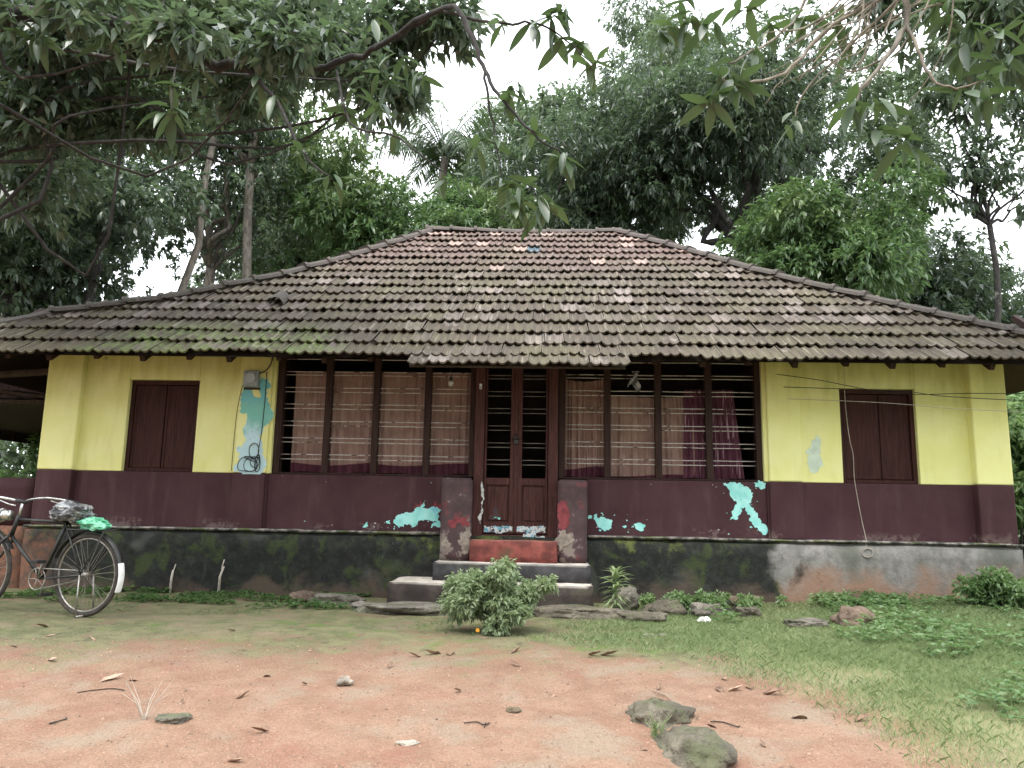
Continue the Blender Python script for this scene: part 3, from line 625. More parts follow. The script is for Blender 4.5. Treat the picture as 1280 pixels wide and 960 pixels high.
lp = [(-2.79, -.06, 2.4), (-2.79, -.06, 2.1), (-2.80, -.06, 1.75), (-2.82, -.07, 1.52)]
for lx, lz, rx, rz_, a0 in ((-2.87, 1.52, .055, .085, .3), (-2.85, 1.40, .05, .06, 1.), (-2.93, 1.36, .11, .10, 2.), (-2.90, 1.36, .07, .085, .5), (-2.82, 1.38, .03, .10, 1.)):
    for k in range(9): a = a0+k*.785; lp.append((lx+math.cos(a)*rx, -.06-.003*(k % 4), max(1.3, lz+math.sin(a)*rz_)))
wire('cable_coil', smooth(lp, 5), .0045, 'black_rubber', 'black cable hanging down the blue wall strip and looped into a coil', 'cable')
wire('cable', smooth([(-3.02, -.07, 2.24), (-3.06, -.055, 2.22), (-3.1, -.05, 1.9), (-3.11, -.05, 1.3)]), .0035, 'black_rubber', 'thin dark wire down the edge of the blue wall strip', 'cable')
W1 = [(2.68, 2.479), (3.176, 2.358), (3.745, 2.251), (4.181, 2.211), (4.706, 2.228), (5.314, 2.236), (6.5, 2.27), (8.5, 2.36)]
W2 = [(2.674, 2.323), (3.437, 2.258), (4.052, 2.243), (4.485, 2.192), (5.307, 2.157), (6.5, 2.13), (8.5, 2.2)]
W3 = [(2.656, 2.196), (3.673, 2.118), (4.15, 2.09), (4.581, 2.058), (5.267, 2.034), (6.5, 2.02), (8.5, 2.06)]
for w, m, yy, lb in ((W1, 'black_rubber', -.2, 'upper black wire sagging across the right shutter'), (W2, 'black_rubber', -.22, 'middle black wire crossing the top of the right shutter'), (W3, 'pale_cord', -.25, 'lowest thin pale wire crossing the right shutter')):
    pts = [(w[0][0]-.02, .06, w[0][1])]+[(x, yy, z) for x, z in w[1:]]; wire('overhead_wire', smooth(pts), .004 if m == 'black_rubber' else .0032, m, lb, 'wire')
cp = [(3.553, -.02, 2.70), (3.542, -.02, 2.34), (3.539, -.03, 2.076), (3.561, -.03, 1.756), (3.591, -.03, 1.576), (3.592, -.03, 1.307), (3.633, -.05, .91), (3.65, -.1, .70), (3.64, -.11, .62)]
for i in range(16): a = i*.9+1; cp.append((3.645+math.cos(a)*.055+.006*(i % 3), -.115-.002*(i % 5), .565+math.sin(a)*.045))
wire('rope', smooth(cp, 5), .0035, 'pale_cord', 'pale cord hanging beside the right shutter, coiled at the plinth', 'cord')
bl = empty('light_bulb', (-.70, -.28, 2.26)); tag(bl, 'clear light bulb hanging under the eave beside the door', 'light bulb')
bm = bmesh.new(); bmesh.ops.create_uvsphere(bm, u_segments=14, v_segments=10, radius=.03)
for v in bm.verts: v.co.z *= 1.15; v.co.xy *= (1 if v.co.z < .01 else 1-max(0, v.co.z-.01)*12)
me = bpy.data.meshes.new('bulb'); bm.to_mesh(me); bm.free(); obj('bulb', me, 'bulb_glass', bl, True)
MB().tube([(0, 0, .025), (0, 0, .07)], .016, 10).build('socket', 'black_rubber', bl); MB().tube([(0, 0, .07), (0, .01, .35)], .003, 5).build('flex', 'black_rubber', bl)
ls = empty('lamp_holder', (-.40, -.023, 2.24)); tag(ls, 'small white fitting on the door frame near its top', 'lamp holder')
MB().box(-.014, .014, -.02, 0, 0, .06).build('base', 'white_paint', ls, bevel=.004); MB().tube([(0, -.021, .015), (0, -.045, .008)], .010, 8).build('knob', 'meter_grey', ls)
rb = MB()
for j in range(7):
    for i in range(7): u, v = i/6, j/6; rb.v.append((1.26+.09*u+.03*math.sin(v*5+u*3)-.02*v, .03+.015*math.sin(u*12), 2.47-.19*v*(1-.25*math.sin(u*6.3))))
rb.f = [(j*7+i, j*7+i+1, j*7+i+8, j*7+i+7) for j in range(6) for i in range(6)]
tag(rb.build('hanging_rag', 'grey_plastic', None, True), 'small grey rag hung on the upper window bars', 'rag')

# ------------------------------------------------------------------ bicycle
BK = empty('bicycle', (-3.44, -2.03, gh(-3.44, -2.03)), rad(165)); tag(BK, 'old black roadster bicycle on its stand before the house', 'bicycle')
RH, FH, BB, SC_, HT, HB = (0, 0, .335), (1.15, 0, .335), (.47, 0, .285), (.26, 0, .76), (.80, 0, .80), (.86, 0, .63)
fr = MB()
for a, b_, r in ((SC_, BB, .0145), (HB, BB, .0155), ((.805, 0, .77), (.265, 0, .75), .0135), (HT, HB, .018), ((.255, 0, .84), SC_, .012)): fr.tube([a, b_], r, 8)
for s in (-1, 1): fr.tube([(.45, s*.03, .285), (.3, s*.05, .30), (0, s*.06, .335)], .009, 6).tube([(.262, s*.015, .75), (0, s*.06, .335)], .007, 6)
fr.build('frame', 'black_paint', BK, True)
fk = MB()
for s in (-1, 1): fk.tube([(.86, s*.012, .64), (.90, s*.05, .58), (1.06, s*.055, .40), (1.15, s*.055, .335)], [.012, .012, .009, .007], 7)
fk.build('fork', 'black_paint', BK, True)
spk = MB().tube([(0, 0, .018), (0, 0, .295)], .0013, 4).build('spoke', 'steel', None); sme = spk.data; bpy.data.objects.remove(spk)
for hx in (RH, FH):
    w = MB().tube([(hx[0], -.06, hx[2]), (hx[0], .06, hx[2])], .007, 8).tube([(hx[0], -.035, hx[2]), (hx[0], .035, hx[2])], .019, 12).build('wheel', 'steel', BK, True)
    MB().ring(hx, (0, 1, 0), .316, .0185, 56, 8).build('tyre', 'tyre', w, True); MB().ring(hx, (0, 1, 0), .293, .009, 56, 6).build('rim', 'steel', w, True)
    for k in range(28):
        a = 2*math.pi*k/28; s = 1 if k % 2 else -1; M = Matrix.Translation((hx[0], s*.022, hx[2]))@Matrix.Rotation(a, 4, 'Y')@Matrix.Rotation(s*.07, 4, 'X')@Matrix.Rotation((.12 if k % 4 < 2 else -.12), 4, 'Y'); inst('spoke', sme, w, M=M)
def guard(name, c, a0, a1, m, par, R_=.352, w=.03, n=24):
    b_ = MB()
    for i in range(n+1):
        a = a0+(a1-a0)*i/n
        for k in range(7): e = math.pi*k/6; rr = R_+.012*math.sin(e); b_.v.append((c[0]+math.cos(a)*rr, math.cos(e)*w, c[2]+math.sin(a)*rr))
    for i in range(n):
        for k in range(6): b_.f.append((i*7+k, i*7+k+1, i*7+k+8, i*7+k+7))
    return b_.build(name, m, par, True)
gd = guard('mudguard', RH, rad(20), rad(193), 'black_paint', BK); tip = guard('white_tip', RH, rad(163), rad(200), 'white_paint', gd, .3545, .0315, 8)
guard('mudguard', FH, rad(-5), rad(150), 'black_paint', BK)
st = MB()
for s in (-1, 1): st.tube([(0, s*.07, .335), (-.02, s*.09, .015)], .007, 6)
st.tube([(-.02, -.09, .012), (-.02, .09, .012)], .009, 6).build('stand', 'steel', BK, True)
cr_ = MB()
for s in (-1, 1): cr_.tube([(.20, s*.055, .70), (-.22, s*.06, .70)], .006, 6).tube([(-.20, s*.06, .70), (0, s*.065, .345)], .005, 6)
for x in (-.22, -.1, .02, .14): cr_.tube([(x, -.06, .70), (x, .06, .70)], .005, 6)
cr_.build('carrier', 'black_paint', BK, True)
sd2 = MB(); sv = []
for i in range(9):
    t = i/8; x = .12+.27*t; w = .085*(1-t)**.7+.022
    for k in range(9): a = math.pi*k/8; sd2.v.append((x, math.cos(a)*w, .855+.03*math.sin(a)+.012*(1-t)))
sd2.f = [(i*9+k, i*9+k+1, i*9+k+10, i*9+k+9) for i in range(8) for k in range(8)]; sd2.build('saddle', 'black_rubber', BK, True)
hb = MB()
hb.tube([(.80, 0, .78), (.775, 0, .92)], .011, 8)
hb.tube(smooth([(.52, .26, .925), (.66, .265, .945), (.78, .22, .955), (.80, .1, .94), (.785, 0, .92), (.80, -.1, .94), (.78, -.22, .955), (.66, -.265, .945), (.52, -.26, .925)], 5), .0105, 8); hb = hb.build('handlebar', 'chrome', BK, True)
for s in (-1, 1):
    MB().tube([(.44, s*.258, .912), (.54, s*.261, .929)], .016, 8).build('grip', 'black_rubber', hb, True)
    MB().tube([(.74, s*.25, .93), (.60, s*.27, .895), (.54, s*.265, .885)], .006, 6).build('brake_lever', 'chrome', hb, True)
ck = MB().ring((.47, .045, .285), (0, 1, 0), .088, .005, 30, 5); ck.tube([(.47, .04, .285), (.40, .07, .43)], .009, 6).tube([(.47, -.04, .285), (.54, -.07, .14)], .009, 6)
for k in range(5): a = 1.256*k; ck.tube([(.47, .045, .285), (.47+.086*math.cos(a), .045, .285+.086*math.sin(a))], .004, 4)
ck = ck.build('crank', 'steel', BK, True)
MB().box(.36, .44, .07, .16, .42, .445).build('pedal', 'black_rubber', ck, bevel=.004); MB().box(.50, .58, -.16, -.07, .128, .153).build('pedal', 'black_rubber', ck, bevel=.004)
MB().tube([(.47, .047, .372), (0, .047, .37)], .005, 5).tube([(.47, .047, .197), (0, .047, .30)], .005, 5).build('chain', 'steel', BK)
MB().ring((1.0, .0, .80), (1, 0, .1), .05, .012, 20, 8).tube([(.90, 0, .80), (1.0, 0, .80)], .045, 12).build('headlamp', 'chrome', BK, True)
def crumple(name, m, loc, r, amp, seed, label, cat, rz=0):
    bm = bmesh.new(); bmesh.ops.create_icosphere(bm, subdivisions=4, radius=1)
    for v in bm.verts:
        p = v.co.copy(); n1 = noise.noise(p*1.3+Vector((seed, 0, 0))); n2 = abs(noise.noise(p*3.1+Vector((0, seed, 0)))); n3 = abs(noise.noise(p*7+Vector((0, 0, seed))))
        k = 1+amp*(n1+.8*n2-.5*n3); v.co = Vector((p.x*r[0], p.y*r[1], p.z*r[2]))*k
    me = bpy.data.meshes.new(name); bm.to_mesh(me); bm.free(); o = obj(name, me, m, None); o.location = loc; o.rotation_euler = (0, 0, rz); return tag(o, label, cat)
def bw(x, y, z): return BK.matrix_basis@Vector((x, y, z))
BK.matrix_basis  # local transform used to set bags on the bike
def bpos(x, y, z):
    a = rad(165); return (BK.location.x+x*math.cos(a)-y*math.sin(a), BK.location.y+x*math.sin(a)+y*math.cos(a), BK.location.z+z)
crumple('plastic_cover', 'grey_plastic', bpos(.23, 0, .835), (.19, .11, .085), .42, 3, 'crumpled grey plastic bag tied over the bicycle saddle', 'plastic bag', rad(172))
crumple('plastic_bag', 'green_plastic', bpos(-.03, 0, .745), (.15, .085, .05), .42, 8, 'crumpled green plastic bag on the bicycle carrier', 'plastic bag', rad(155))

# ------------------------------------------------------------------ stones, sticks, fallen leaves
crumple('paper_scrap', 'white_paint', (1.72, -1.35, gh(1.72, -1.35)+.03), (.05, .035, .025), .5, 5, 'scrap of white paper among the weeds by the stones', 'paper')
def stone(name, m, x, y, r, label, seed, sink=.3, rz=0, flat=.0, group=None):
    bm = bmesh.new(); bmesh.ops.create_icosphere(bm, subdivisions=4, radius=1)
    for v in bm.verts:
        p = v.co.copy(); q = p*1.1+Vector((seed*3.3, seed, 0)); k = 1+.42*noise.noise(q)+.20*noise.noise(q*2.6)-.16*abs(noise.noise(q*4.3))+.07*noise.noise(q*9)
        if flat and p.z > flat: p.z = flat+(p.z-flat)*.25
        v.co = Vector((p.x*r[0], p.y*r[1], p.z*r[2]))*k
    me = bpy.data.meshes.new(name); bm.to_mesh(me); bm.free(); o = obj(name, me, m, None, True); o.location = (x, y, gh(x, y)+r[2]*(1-sink*2)); o.rotation_euler = (0, 0, rz); return tag(o, label, 'stone', group)
for i, a in enumerate((
    ('boulder', 'mossy_rock', .88, -4.22, (.17, .17, .10), 'half buried mossy boulder in the red yard, touching a longer one', .58, 0, 0),
    ('boulder', 'mossy_rock', .97, -4.62, (.16, .30, .10), 'half buried long pale boulder beside a grass tuft in the yard', .60, .15, 0),
    ('stone', 'pale_rock', -.81, -3.83, (.045, .04, .03), 'small pale angular stone lying alone on the red yard', .15, .4, 0),
    ('stone', 'grey_rock', -1.47, -4.50, (.085, .06, .03), 'small flat grey stone beside a thin weed in the yard', .3, 0, .5),
    ('stone', 'brown_rock', .17, -4.17, (.04, .035, .018), 'tiny brown stone next to a forked twig in the yard', .3, 0, .5),
    ('stone', 'pale_rock', -.29, -4.7, (.05, .03, .012), 'thin pale stone chip lying flat on the bare dirt', .3, .2, .4),
    ('flat_stone', 'pale_rock', 1.18, -2.22, (.10, .05, .015), 'thin pale flat stone lying in the short grass', .2, 0, .4),
    ('flat_stone', 'grey_rock', 2.52, -1.60, (.20, .13, .06), 'flat topped grey stone beside the round brown rock', .2, .1, .3),
    ('stone', 'brown_rock', 2.95, -1.52, (.21, .16, .12), 'rounded brown rock in the grass by the plinth', .38, .4, 0),
    ('stone', 'brown_rock', 2.30, -.42, (.20, .13, .11), 'brown stone against the mossy plinth behind the weeds', .3, 0, .6),
    ('stone', 'grey_rock', 1.82, -.95, (.17, .12, .10), 'grey stone in the row before the mossy plinth', .3, .6, .6),
    ('stone', 'mossy_rock', 1.45, -.95, (.20, .14, .12), 'green mossed stone in the row before the plinth', .3, .2, .6),
    ('stone', 'grey_rock', 1.10, -.62, (.15, .12, .16), 'upright grey stone behind the leafy plant by the steps', .3, 1.2, 0),
    ('flat_stone', 'mossy_rock', .62, -1.35, (.42, .16, .09), 'long mossy slab at the foot of the right end of the steps', .35, -.05, .4),
    ('flat_stone', 'mossy_rock', 1.18, -1.45, (.22, .13, .08), 'mossy slab beside the leafy plant, ending the stone row', .3, .1, .4),
    ('flat_stone', 'grey_rock', -.88, -1.25, (.48, .24, .085), 'long grey paving slab at the foot of the lowest step', .3, -.03, .35),
    ('flat_stone', 'grey_rock', -1.72, -.62, (.26, .15, .09), 'grey slab leaning by the plinth left of the steps', .25, .1, .4),
    ('stone', 'brown_rock', -2.05, -.55, (.16, .12, .10), 'brown stone beside the grey slab by the left plinth', .3, .4, .5),
    ('stone', 'grey_rock', -1.38, -.98, (.13, .10, .05), 'small grey stone before the slab left of the steps', .3, .8, .4),
    ('stone', 'mossy_rock', 2.18, -1.0, (.12, .10, .09), 'small mossy stone among weeds near the flat grey stone', .3, .8, .4))):
    stone(a[0], a[1], a[2], a[3], a[4], a[5], i+2, a[6], a[7], a[8])
for x, y, h, lb in ((-3.62, -.16, .30, 'short pale stake standing by the plinth, forked at its top'), (-3.1, -.16, .36, 'taller pale stake leaning by the plinth')):
    k = MB().tube([(x, y, gh(x, y)-.05), (x+.005, y-.01, h*.5), (x+.012 if h < .35 else x+.035, y, h*.8)], [.014, .013, .010], 7); k.tube([(x+.01, y, h*.72), (x+.03, y+.01, h)], .006, 5)
    tag(k.build('stake', 'stake_wood', None, True), lb, 'stake')
def leaf_me(name, m, L, Wd, curl, fold, n=6):
    b_ = MB()
    for i in range(n+1):
        t = i/n; w = Wd*math.sin(math.pi*min(1, t*.96+.03))**.8*(1-.25*t); z = -curl*t*t*L
        b_.v += [(L*t, w, z+fold*w), (L*t, 0, z), (L*t, -w, z+fold*w)]
    for i in range(n):
        for k in range(2): a = i*3+k; b_.f.append((a, a+1, a+4, a+3))
    if 'dead' in m: b_.v = [tuple(Vector(p)+noise.noise_vector(Vector(p)*28+Vector((curl*9, 0, 0)))*.012) for p in b_.v]
    me = bpy.data.meshes.new(name); me.from_pydata(b_.v, [], b_.f); me.update(); me.materials.append(MT[m]); me.polygons.foreach_set('use_smooth', [True]*len(me.polygons)); return me
dl = [leaf_me('fallen_leaf', 'dead_leaf', .13, .024, -.35, .7), leaf_me('fallen_leaf', 'pale_dead_leaf', .12, .026, -.25, .5), leaf_me('fallen_leaf', 'dead_leaf', .09, .02, .3, .9)]
rg = random.Random(21)
sp = [(.62, -2.93), (.70, -2.95), (1.315, -3.68), (1.37, -3.72), (1.525, -3.66), (1.56, -3.75), (-2.21, -3.89), (1.6, -4.15), (1.29, -4.85), (1.17, -4.35), (1.02, -4.0), (-.36, -3.0), (-.3, -3.05), (.1, -2.95)]
while len(sp) < 54:
    x, y = rg.uniform(-4.2, 2.2), rg.uniform(-5.3, -2.3)
    if x < 1.6+(y+3)*-.3: sp.append((x, y))
for i, (x, y) in enumerate(sp):
    k = rg.choice([0, 0, 1, 2]); M = Matrix.Translation((x, y, gh(x, y)+.004))@Matrix.Rotation(rg.uniform(0, 6.28), 4, 'Z')@Matrix.Rotation(rg.uniform(-.5, .5), 4, 'X')@Matrix.Scale(rg.uniform(.3, .8) if i > 13 else rg.uniform(.8, 1.15), 4)
    o = inst('fallen_leaf', dl[k], None, M=M); tag(o, ('long dark brown dry leaf lying on the red yard', 'pale tan dry leaf lying on the red yard', 'short dark brown curled leaf lying on the red yard')[k], 'fallen leaf', ('long brown fallen leaves', 'pale fallen leaves', 'short brown fallen leaves')[k])
tw = [((-2.1, -4.05), .22, .35), ((.0, -4.4), .14, -.1), ((.05, -4.42), .1, 1.2), ((-2.0, -4.55), .11, 1.3), ((1.25, -4.3), .16, -.6)]
for i, ((x, y), L, a) in enumerate(tw):
    pts = [(x+math.cos(a)*L*t+rg.uniform(-.03, .03), y+math.sin(a)*L*t+rg.uniform(-.03, .03), gh(x+math.cos(a)*L*t, y+math.sin(a)*L*t)+.006) for t in (-.5, -.2, .1, .5)]
    tag(MB().tube(smooth(pts, 4), [.003]*13, 5).build('twig', 'bark', None, True), 'thin dry brown twig lying on the red yard', 'twig', 'twigs on the yard')

# ------------------------------------------------------------------ leaf clouds
def leaf_quads(rng, base, d, L, Wd, droop=.25, fold=.35):
    N = len(base); d = d/np.linalg.norm(d, axis=1, keepdims=True); r = rng.normal(size=(N, 3))*.45+np.array([0, 0, 1.]); w = np.cross(d, r); w /= np.linalg.norm(w, axis=1, keepdims=True)+1e-9; nrm = np.cross(w, d)
    L = L[:, None]; Wd = Wd[:, None]; mid = base+d*L*.45+nrm*fold*Wd*.5
    tipp = base+d*L; tipp[:, 2] -= droop*L[:, 0]
    return np.stack([base, mid+w*Wd, tipp, mid-w*Wd], 1)
def crown_quads(rng, clumps, nspray, k, L, Wd, down=.45, shell=.55):
    cl = np.array([c[0] for c in clumps]); cr = np.array([c[1] for c in clumps]); vol = cr.prod(1)**.7; ix = rng.choice(len(cl), nspray, p=vol/vol.sum())
    d = rng.normal(size=(nspray, 3)); d /= np.linalg.norm(d, axis=1, keepdims=True); rr = shell+(1.08-shell)*rng.random((nspray, 1))
    c = cl[ix]+d*cr[ix]*rr; c = np.repeat(c, k, 0); dd = np.repeat(d, k, 0)+rng.normal(size=(nspray*k, 3))*.85; dd[:, 2] -= down
    base = c+rng.normal(size=c.shape)*L*.22; N = len(c)
    return leaf_quads(rng, base, dd, L*rng.uniform(.6, 1.2, N), Wd*rng.uniform(.7, 1.2, N))
def clumps_for(rng, c, R_, n, k=.36, flatb=-.6):
    out = []
    while len(out) < n:
        p = rng.normal(size=3); p /= np.linalg.norm(p); p *= rng.uniform(.25, .82)
        if p[2] < flatb: continue
        r = min(R_)*k*rng.uniform(.75, 1.35); out.append((np.array(c)+p*np.array(R_), np.array([r*1.15, r*1.15, r*.8])))
    return out
def wob(p, q, n, a, rng):
    p, q = np.array(p, float), np.array(q, float); L = np.linalg.norm(q-p); return [tuple(p+(q-p)*t+rng.normal(size=3)*a*L*math.sin(math.pi*t)*.5) for t in np.linspace(0, 1, n)]
def tree(name, label, base, c, R_, tr, leafm, barkm, nspray, k, L, Wd, nclump=16, seed=1, fork=None, group='trees around the house', down=.45, extra=(), kk=.36, limbs=9, shell=.55, flatb=-.6):
    rng = np.random.default_rng(seed); T = empty(name, base); tag(T, label, 'tree', group); b0 = np.array(base, float)
    cl = clumps_for(rng, c, R_, nclump, kk, flatb)+[(np.array(a), np.array(r)) for a, r in extra]
    fk_ = np.array(fork if fork is not None else (c[0]*.7+base[0]*.3, c[1]*.7+base[1]*.3, c[2]-R_[2]*.62))
    pts = wob((base[0], base[1], base[2]-.2), fk_, 8, .05, rng); MB().tube([tuple(np.array(p)-b0) for p in pts], list(np.linspace(tr, tr*.62, 8)), 9).build('trunk', barkm, T, True)
    order = sorted(range(len(cl)), key=lambda i: -cl[i][1][0])[:limbs]
    for i in order:
        e = cl[i][0]; r1 = tr*.42*rng.uniform(.7, 1.1); pp = wob(fk_, e, 7, .14, rng); MB().tube([tuple(np.array(p)-b0) for p in smooth(pp, 3)], list(np.linspace(r1, r1*.22, 19)), 6).build('limb', barkm, T, True)
    q = crown_quads(rng, cl, nspray, k, L, Wd, down, shell)-b0; me = npmesh('crown', q, 4, leafm); o = bpy.data.objects.new('crown', me); C.objects.link(o); o.parent = T; return T
def gb(x, y): return (x, y, gz(x, y))
tree('mango_tree', 'big dark mango tree with forked black trunk behind the right hip', gb(5.75, 11.2), (4.9, 11.2, 11.0), (4.5, 3., 3.2), .30, 'mango_leaf', 'bark', 4400, 10, .21, .032, 30, 1, fork=(5.75, 11.1, 7.6), flatb=-.45, extra=(((3.6, 11.2, 9.0), (1.0, .9, .5)), ((7.0, 11.6, 8.8), (1.2, 1., .9))))
tree('mango_tree', 'dark mango tree behind the middle of the ridge', gb(.9, 12.4), (1.0, 12.4, 9.9), (2.8, 2.5, 3.4), .25, 'mango_leaf', 'bark', 3000, 10, .21, .032, 22, 2)
tree('broadleaf_tree', 'bright yellow green tree behind the left hip', gb(-4.9, 10.2), (-4.7, 10.2, 8.0), (2.6, 2.3, 3.1), .16, 'bright_leaf', 'pale_bark', 3000, 10, .18, .034, 22, 3)
tree('broadleaf_tree', 'tall pale feathery tree rising highest behind the ridge', gb(4.4, 17.5), (4.6, 17.5, 15.8), (3.4, 2.8, 4.6), .3, 'pale_leaf', 'pale_bark', 2200, 10, .26, .032, 20, 4, down=.8)
tree('broadleaf_tree', 'young bright green tree overhanging the right hip', gb(7.4, 8.3), (6.5, 8.1, 7.0), (2.5, 1.9, 2.1), .13, 'bright_leaf', 'bark', 2600, 10, .18, .032, 20, 5)
tree('broadleaf_tree', 'dense grey green tree beside the left end of the house', gb(-9.6, 4.6), (-9.2, 4.8, 6.3), (2.9, 2.4, 3.0), .20, 'mango_leaf', 'bark', 3800, 9, .15, .036, 22, 6)
tree('broadleaf_tree', 'thin trunked open tree with sky gaps left of the hip', gb(-7.9, 9.6), (-8.0, 9.6, 9.4), (3.0, 2.2, 4.4), .19, 'mango_leaf', 'pale_bark', 1500, 9, .14, .035, 24, 7, kk=.3, limbs=14)
tree('broadleaf_tree', 'slender leaning tree with pale twin trunk left of the roof', gb(-6.6, 8.3), (-6.9, 8.9, 10.6), (1.7, 1.5, 2.6), .15, 'mango_leaf', 'pale_bark', 700, 9, .14, .035, 14, 8, kk=.36, limbs=10)
tree('broadleaf_tree', 'slim tree with bare pale trunk by the right edge', gb(9.6, 7.6), (9.7, 7.6, 9.2), (1.9, 1.8, 3.4), .09, 'mango_leaf', 'bark', 750, 9, .2, .04, 14, 9, kk=.34, limbs=12)
tree('mango_tree', 'low dark mango tree far right behind the young tree', gb(10.6, 10.5), (10.5, 10.5, 6.2), (2.9, 2.4, 3.0), .2, 'mango_leaf', 'bark', 1900, 10, .23, .036, 16, 10)
tree('broadleaf_tree', 'hazy light green tree far behind the left hip', gb(-9.5, 17), (-9.2, 17, 10.5), (3.6, 3., 3.8), .24, 'pale_leaf', 'bark', 1700, 9, .28, .05, 18, 11)
tree('broadleaf_tree', 'light green tree far behind the palm', gb(-1.2, 20), (-.2, 20, 13.2), (3.8, 3., 4.2), .24, 'pale_leaf', 'bark', 3300, 9, .28, .05, 16, 12)
tree('broadleaf_tree', 'leafy tree standing behind the side veranda', gb(-12.5, 8.5), (-12.3, 8.5, 8.2), (3.4, 3., 4.6), .22, 'mango_leaf', 'bark', 3600, 9, .17, .038, 24, 13)
tree('broadleaf_tree', 'tall green tree far behind the big mango tree', gb(10.8, 17), (9.6, 17, 12.6), (4.4, 3., 5.0), .26, 'pale_leaf', 'bark', 3200, 9, .27, .045, 18, 14)
tree('mango_tree', 'dark mango tree between the palm and the big mango', gb(2.4, 15.5), (3.0, 15.5, 12.4), (2.9, 2.4, 3.2), .25, 'mango_leaf', 'bark', 2100, 10, .25, .036, 14, 15)
tree('broadleaf_tree', 'small yellow green tree below the palm behind the ridge', gb(-2.4, 11.5), (-2.2, 11.5, 8.3), (2.1, 1.6, 2.0), .13, 'bright_leaf', 'pale_bark', 1700, 10, .18, .032, 15, 16)
tree('broadleaf_tree', 'leafy tree filling the gap above the left hip', gb(-7.4, 13.5), (-7.0, 13.5, 9.4), (2.9, 2.2, 3.6), .2, 'pale_leaf', 'bark', 1700, 9, .24, .045, 16, 17)
# thin bare trunks left of the house
for i, (x, y, dx, h, r, lb) in enumerate(((-8.0, 2.6, -.5, 6.5, .09, 'thin forked trunk leaning left beside the roof end'), (-8.6, 5.2, .9, 8.5, .12, 'slim bare trunk leaning right behind the side veranda'), (-7.2, 6.4, .7, 9.5, .10, 'tall slim pale trunk curving up behind the left hip'))):
    tree('slim_tree', lb, gb(x, y), (x+dx, y+.2, h), (1.3, 1.2, 1.2), r, 'mango_leaf', 'bark' if i < 2 else 'pale_bark', 330, 9, .19, .042, 9, 30+i, kk=.42, limbs=9, group='slim trees left of the house')
# coconut palm
pb = gb(-3.1, 15.2); T = empty('coconut_palm', pb); tag(T, 'coconut palm with drooping fronds behind the ridge', 'tree', 'trees around the house')
tp = Vector((-.0, .2, 12.4)); MB().tube(smooth([(-.9, 0, -.2), (-.6, .1, 5), (-.2, .2, 9.5), tp], 5), list(np.linspace(.19, .12, 16)), 9).build('trunk', 'pale_bark', T, True)
rng = np.random.default_rng(40)
for k in range(20):
    a = k*2.4+rng.uniform(-.2, .2); el = rng.uniform(.1, 1.25); Lf = rng.uniform(2.4, 3.2); pts = []
    for t in np.linspace(0, 1, 12):
        e = el-1.5*t*t; pts.append((tp if t == 0 else Vector(pts[-1])+Vector((math.cos(a)*math.cos(e), math.sin(a)*math.cos(e), math.sin(e)))*Lf/11)[:])
    fo = MB().tube(pts, list(np.linspace(.03, .006, 12)), 5).build('frond', 'palm_leaf', T); P = np.array(pts); tt = np.repeat(np.linspace(.12, .99, 46), 2); bs_ = np.stack([np.interp(tt, np.linspace(0, 1, 12), P[:, i]) for i in range(3)], 1)
    sg = np.tile([1., -1], 46); dv_ = np.stack([-math.sin(a)*sg+.5*math.cos(a), math.cos(a)*sg+.5*math.sin(a), -.55+rng.normal(size=92)*.15], 1)
    q = leaf_quads(rng, bs_, dv_, .75*np.sin(np.pi*(.15+.8*tt)), np.full(92, .022), .35, .1); obj('leaflets', npmesh('leaflets', q, 4, 'palm_leaf'), None, fo)
# far wood that closes the view low down, and added trees out of view
rng = np.random.default_rng(50); cl = []
for i in range(70): cl.append((np.array([rng.uniform(-34, 38), rng.uniform(23, 32), rng.uniform(.5, 7.5)]), np.array([2.8, 2.2, 2.2])*rng.uniform(.7, 1.2)))
for i in range(26): cl.append((np.array([rng.choice([rng.uniform(-26, -13), rng.uniform(12, 26)]), rng.uniform(9, 22), rng.uniform(.5, 4.5)]), np.array([2.2, 2., 1.8])*rng.uniform(.7, 1.2)))
for i in range(100): cl.append((np.array([rng.uniform(-36, 36), rng.uniform(-32, -22), rng.uniform(.5, 14)]), np.array([3.4, 2.6, 2.8])*rng.uniform(.8, 1.25)))  # added behind the camera and raised to darken the wall tops
o = obj('distant_wood_and_shade_trees', npmesh('distant_wood_and_shade_trees', crown_quads(rng, cl, 15000, 8, .42, .11), 4, 'pale_leaf'), None); o['kind'] = 'stuff'; o['label'] = 'far off green wood around the house, plus unseen trees added to shade its front'
# shrubs beside the house
def shrub(name, label, x, y, r, n, k, L, Wd, m, seed, ncl=10, cat='shrub', group=None, zc=None, down=.1, kk=.42):
    rng = np.random.default_rng(seed); z0 = gh(x, y); T = empty(name, (x, y, z0)); tag(T, label, cat, group)
    c = (0, 0, zc if zc is not None else r[2]*.95); cl = clumps_for(rng, c, r, ncl, kk, -.95)
    for i in range(min(7, ncl)): MB().tube(wob((rng.normal()*.03*r[0], rng.normal()*.03*r[1], -.02), cl[i][0], 5, .12, rng), list(np.linspace(.018*max(r)+.002, .004, 5)), 5).build('stem', 'bark', T, True)
    q = crown_quads(rng, cl, n, k, L, Wd, down, .3); q[:, :, 2] = np.maximum(q[:, :, 2], .004); obj('foliage', npmesh('foliage', q, 4, m), None, T); return T
shrub('shrub', 'tall leafy shrub beside the right end wall', 6.9, 2.6, (1.1, 1.2, 1.45), 900, 9, .15, .03, 'weed', 60, 14)
shrub('shrub', 'dark broad leafed shrub behind the right end wall', 6.3, 4.6, (.9, 1.0, 1.6), 700, 9, .17, .04, 'mango_leaf', 61, 12)
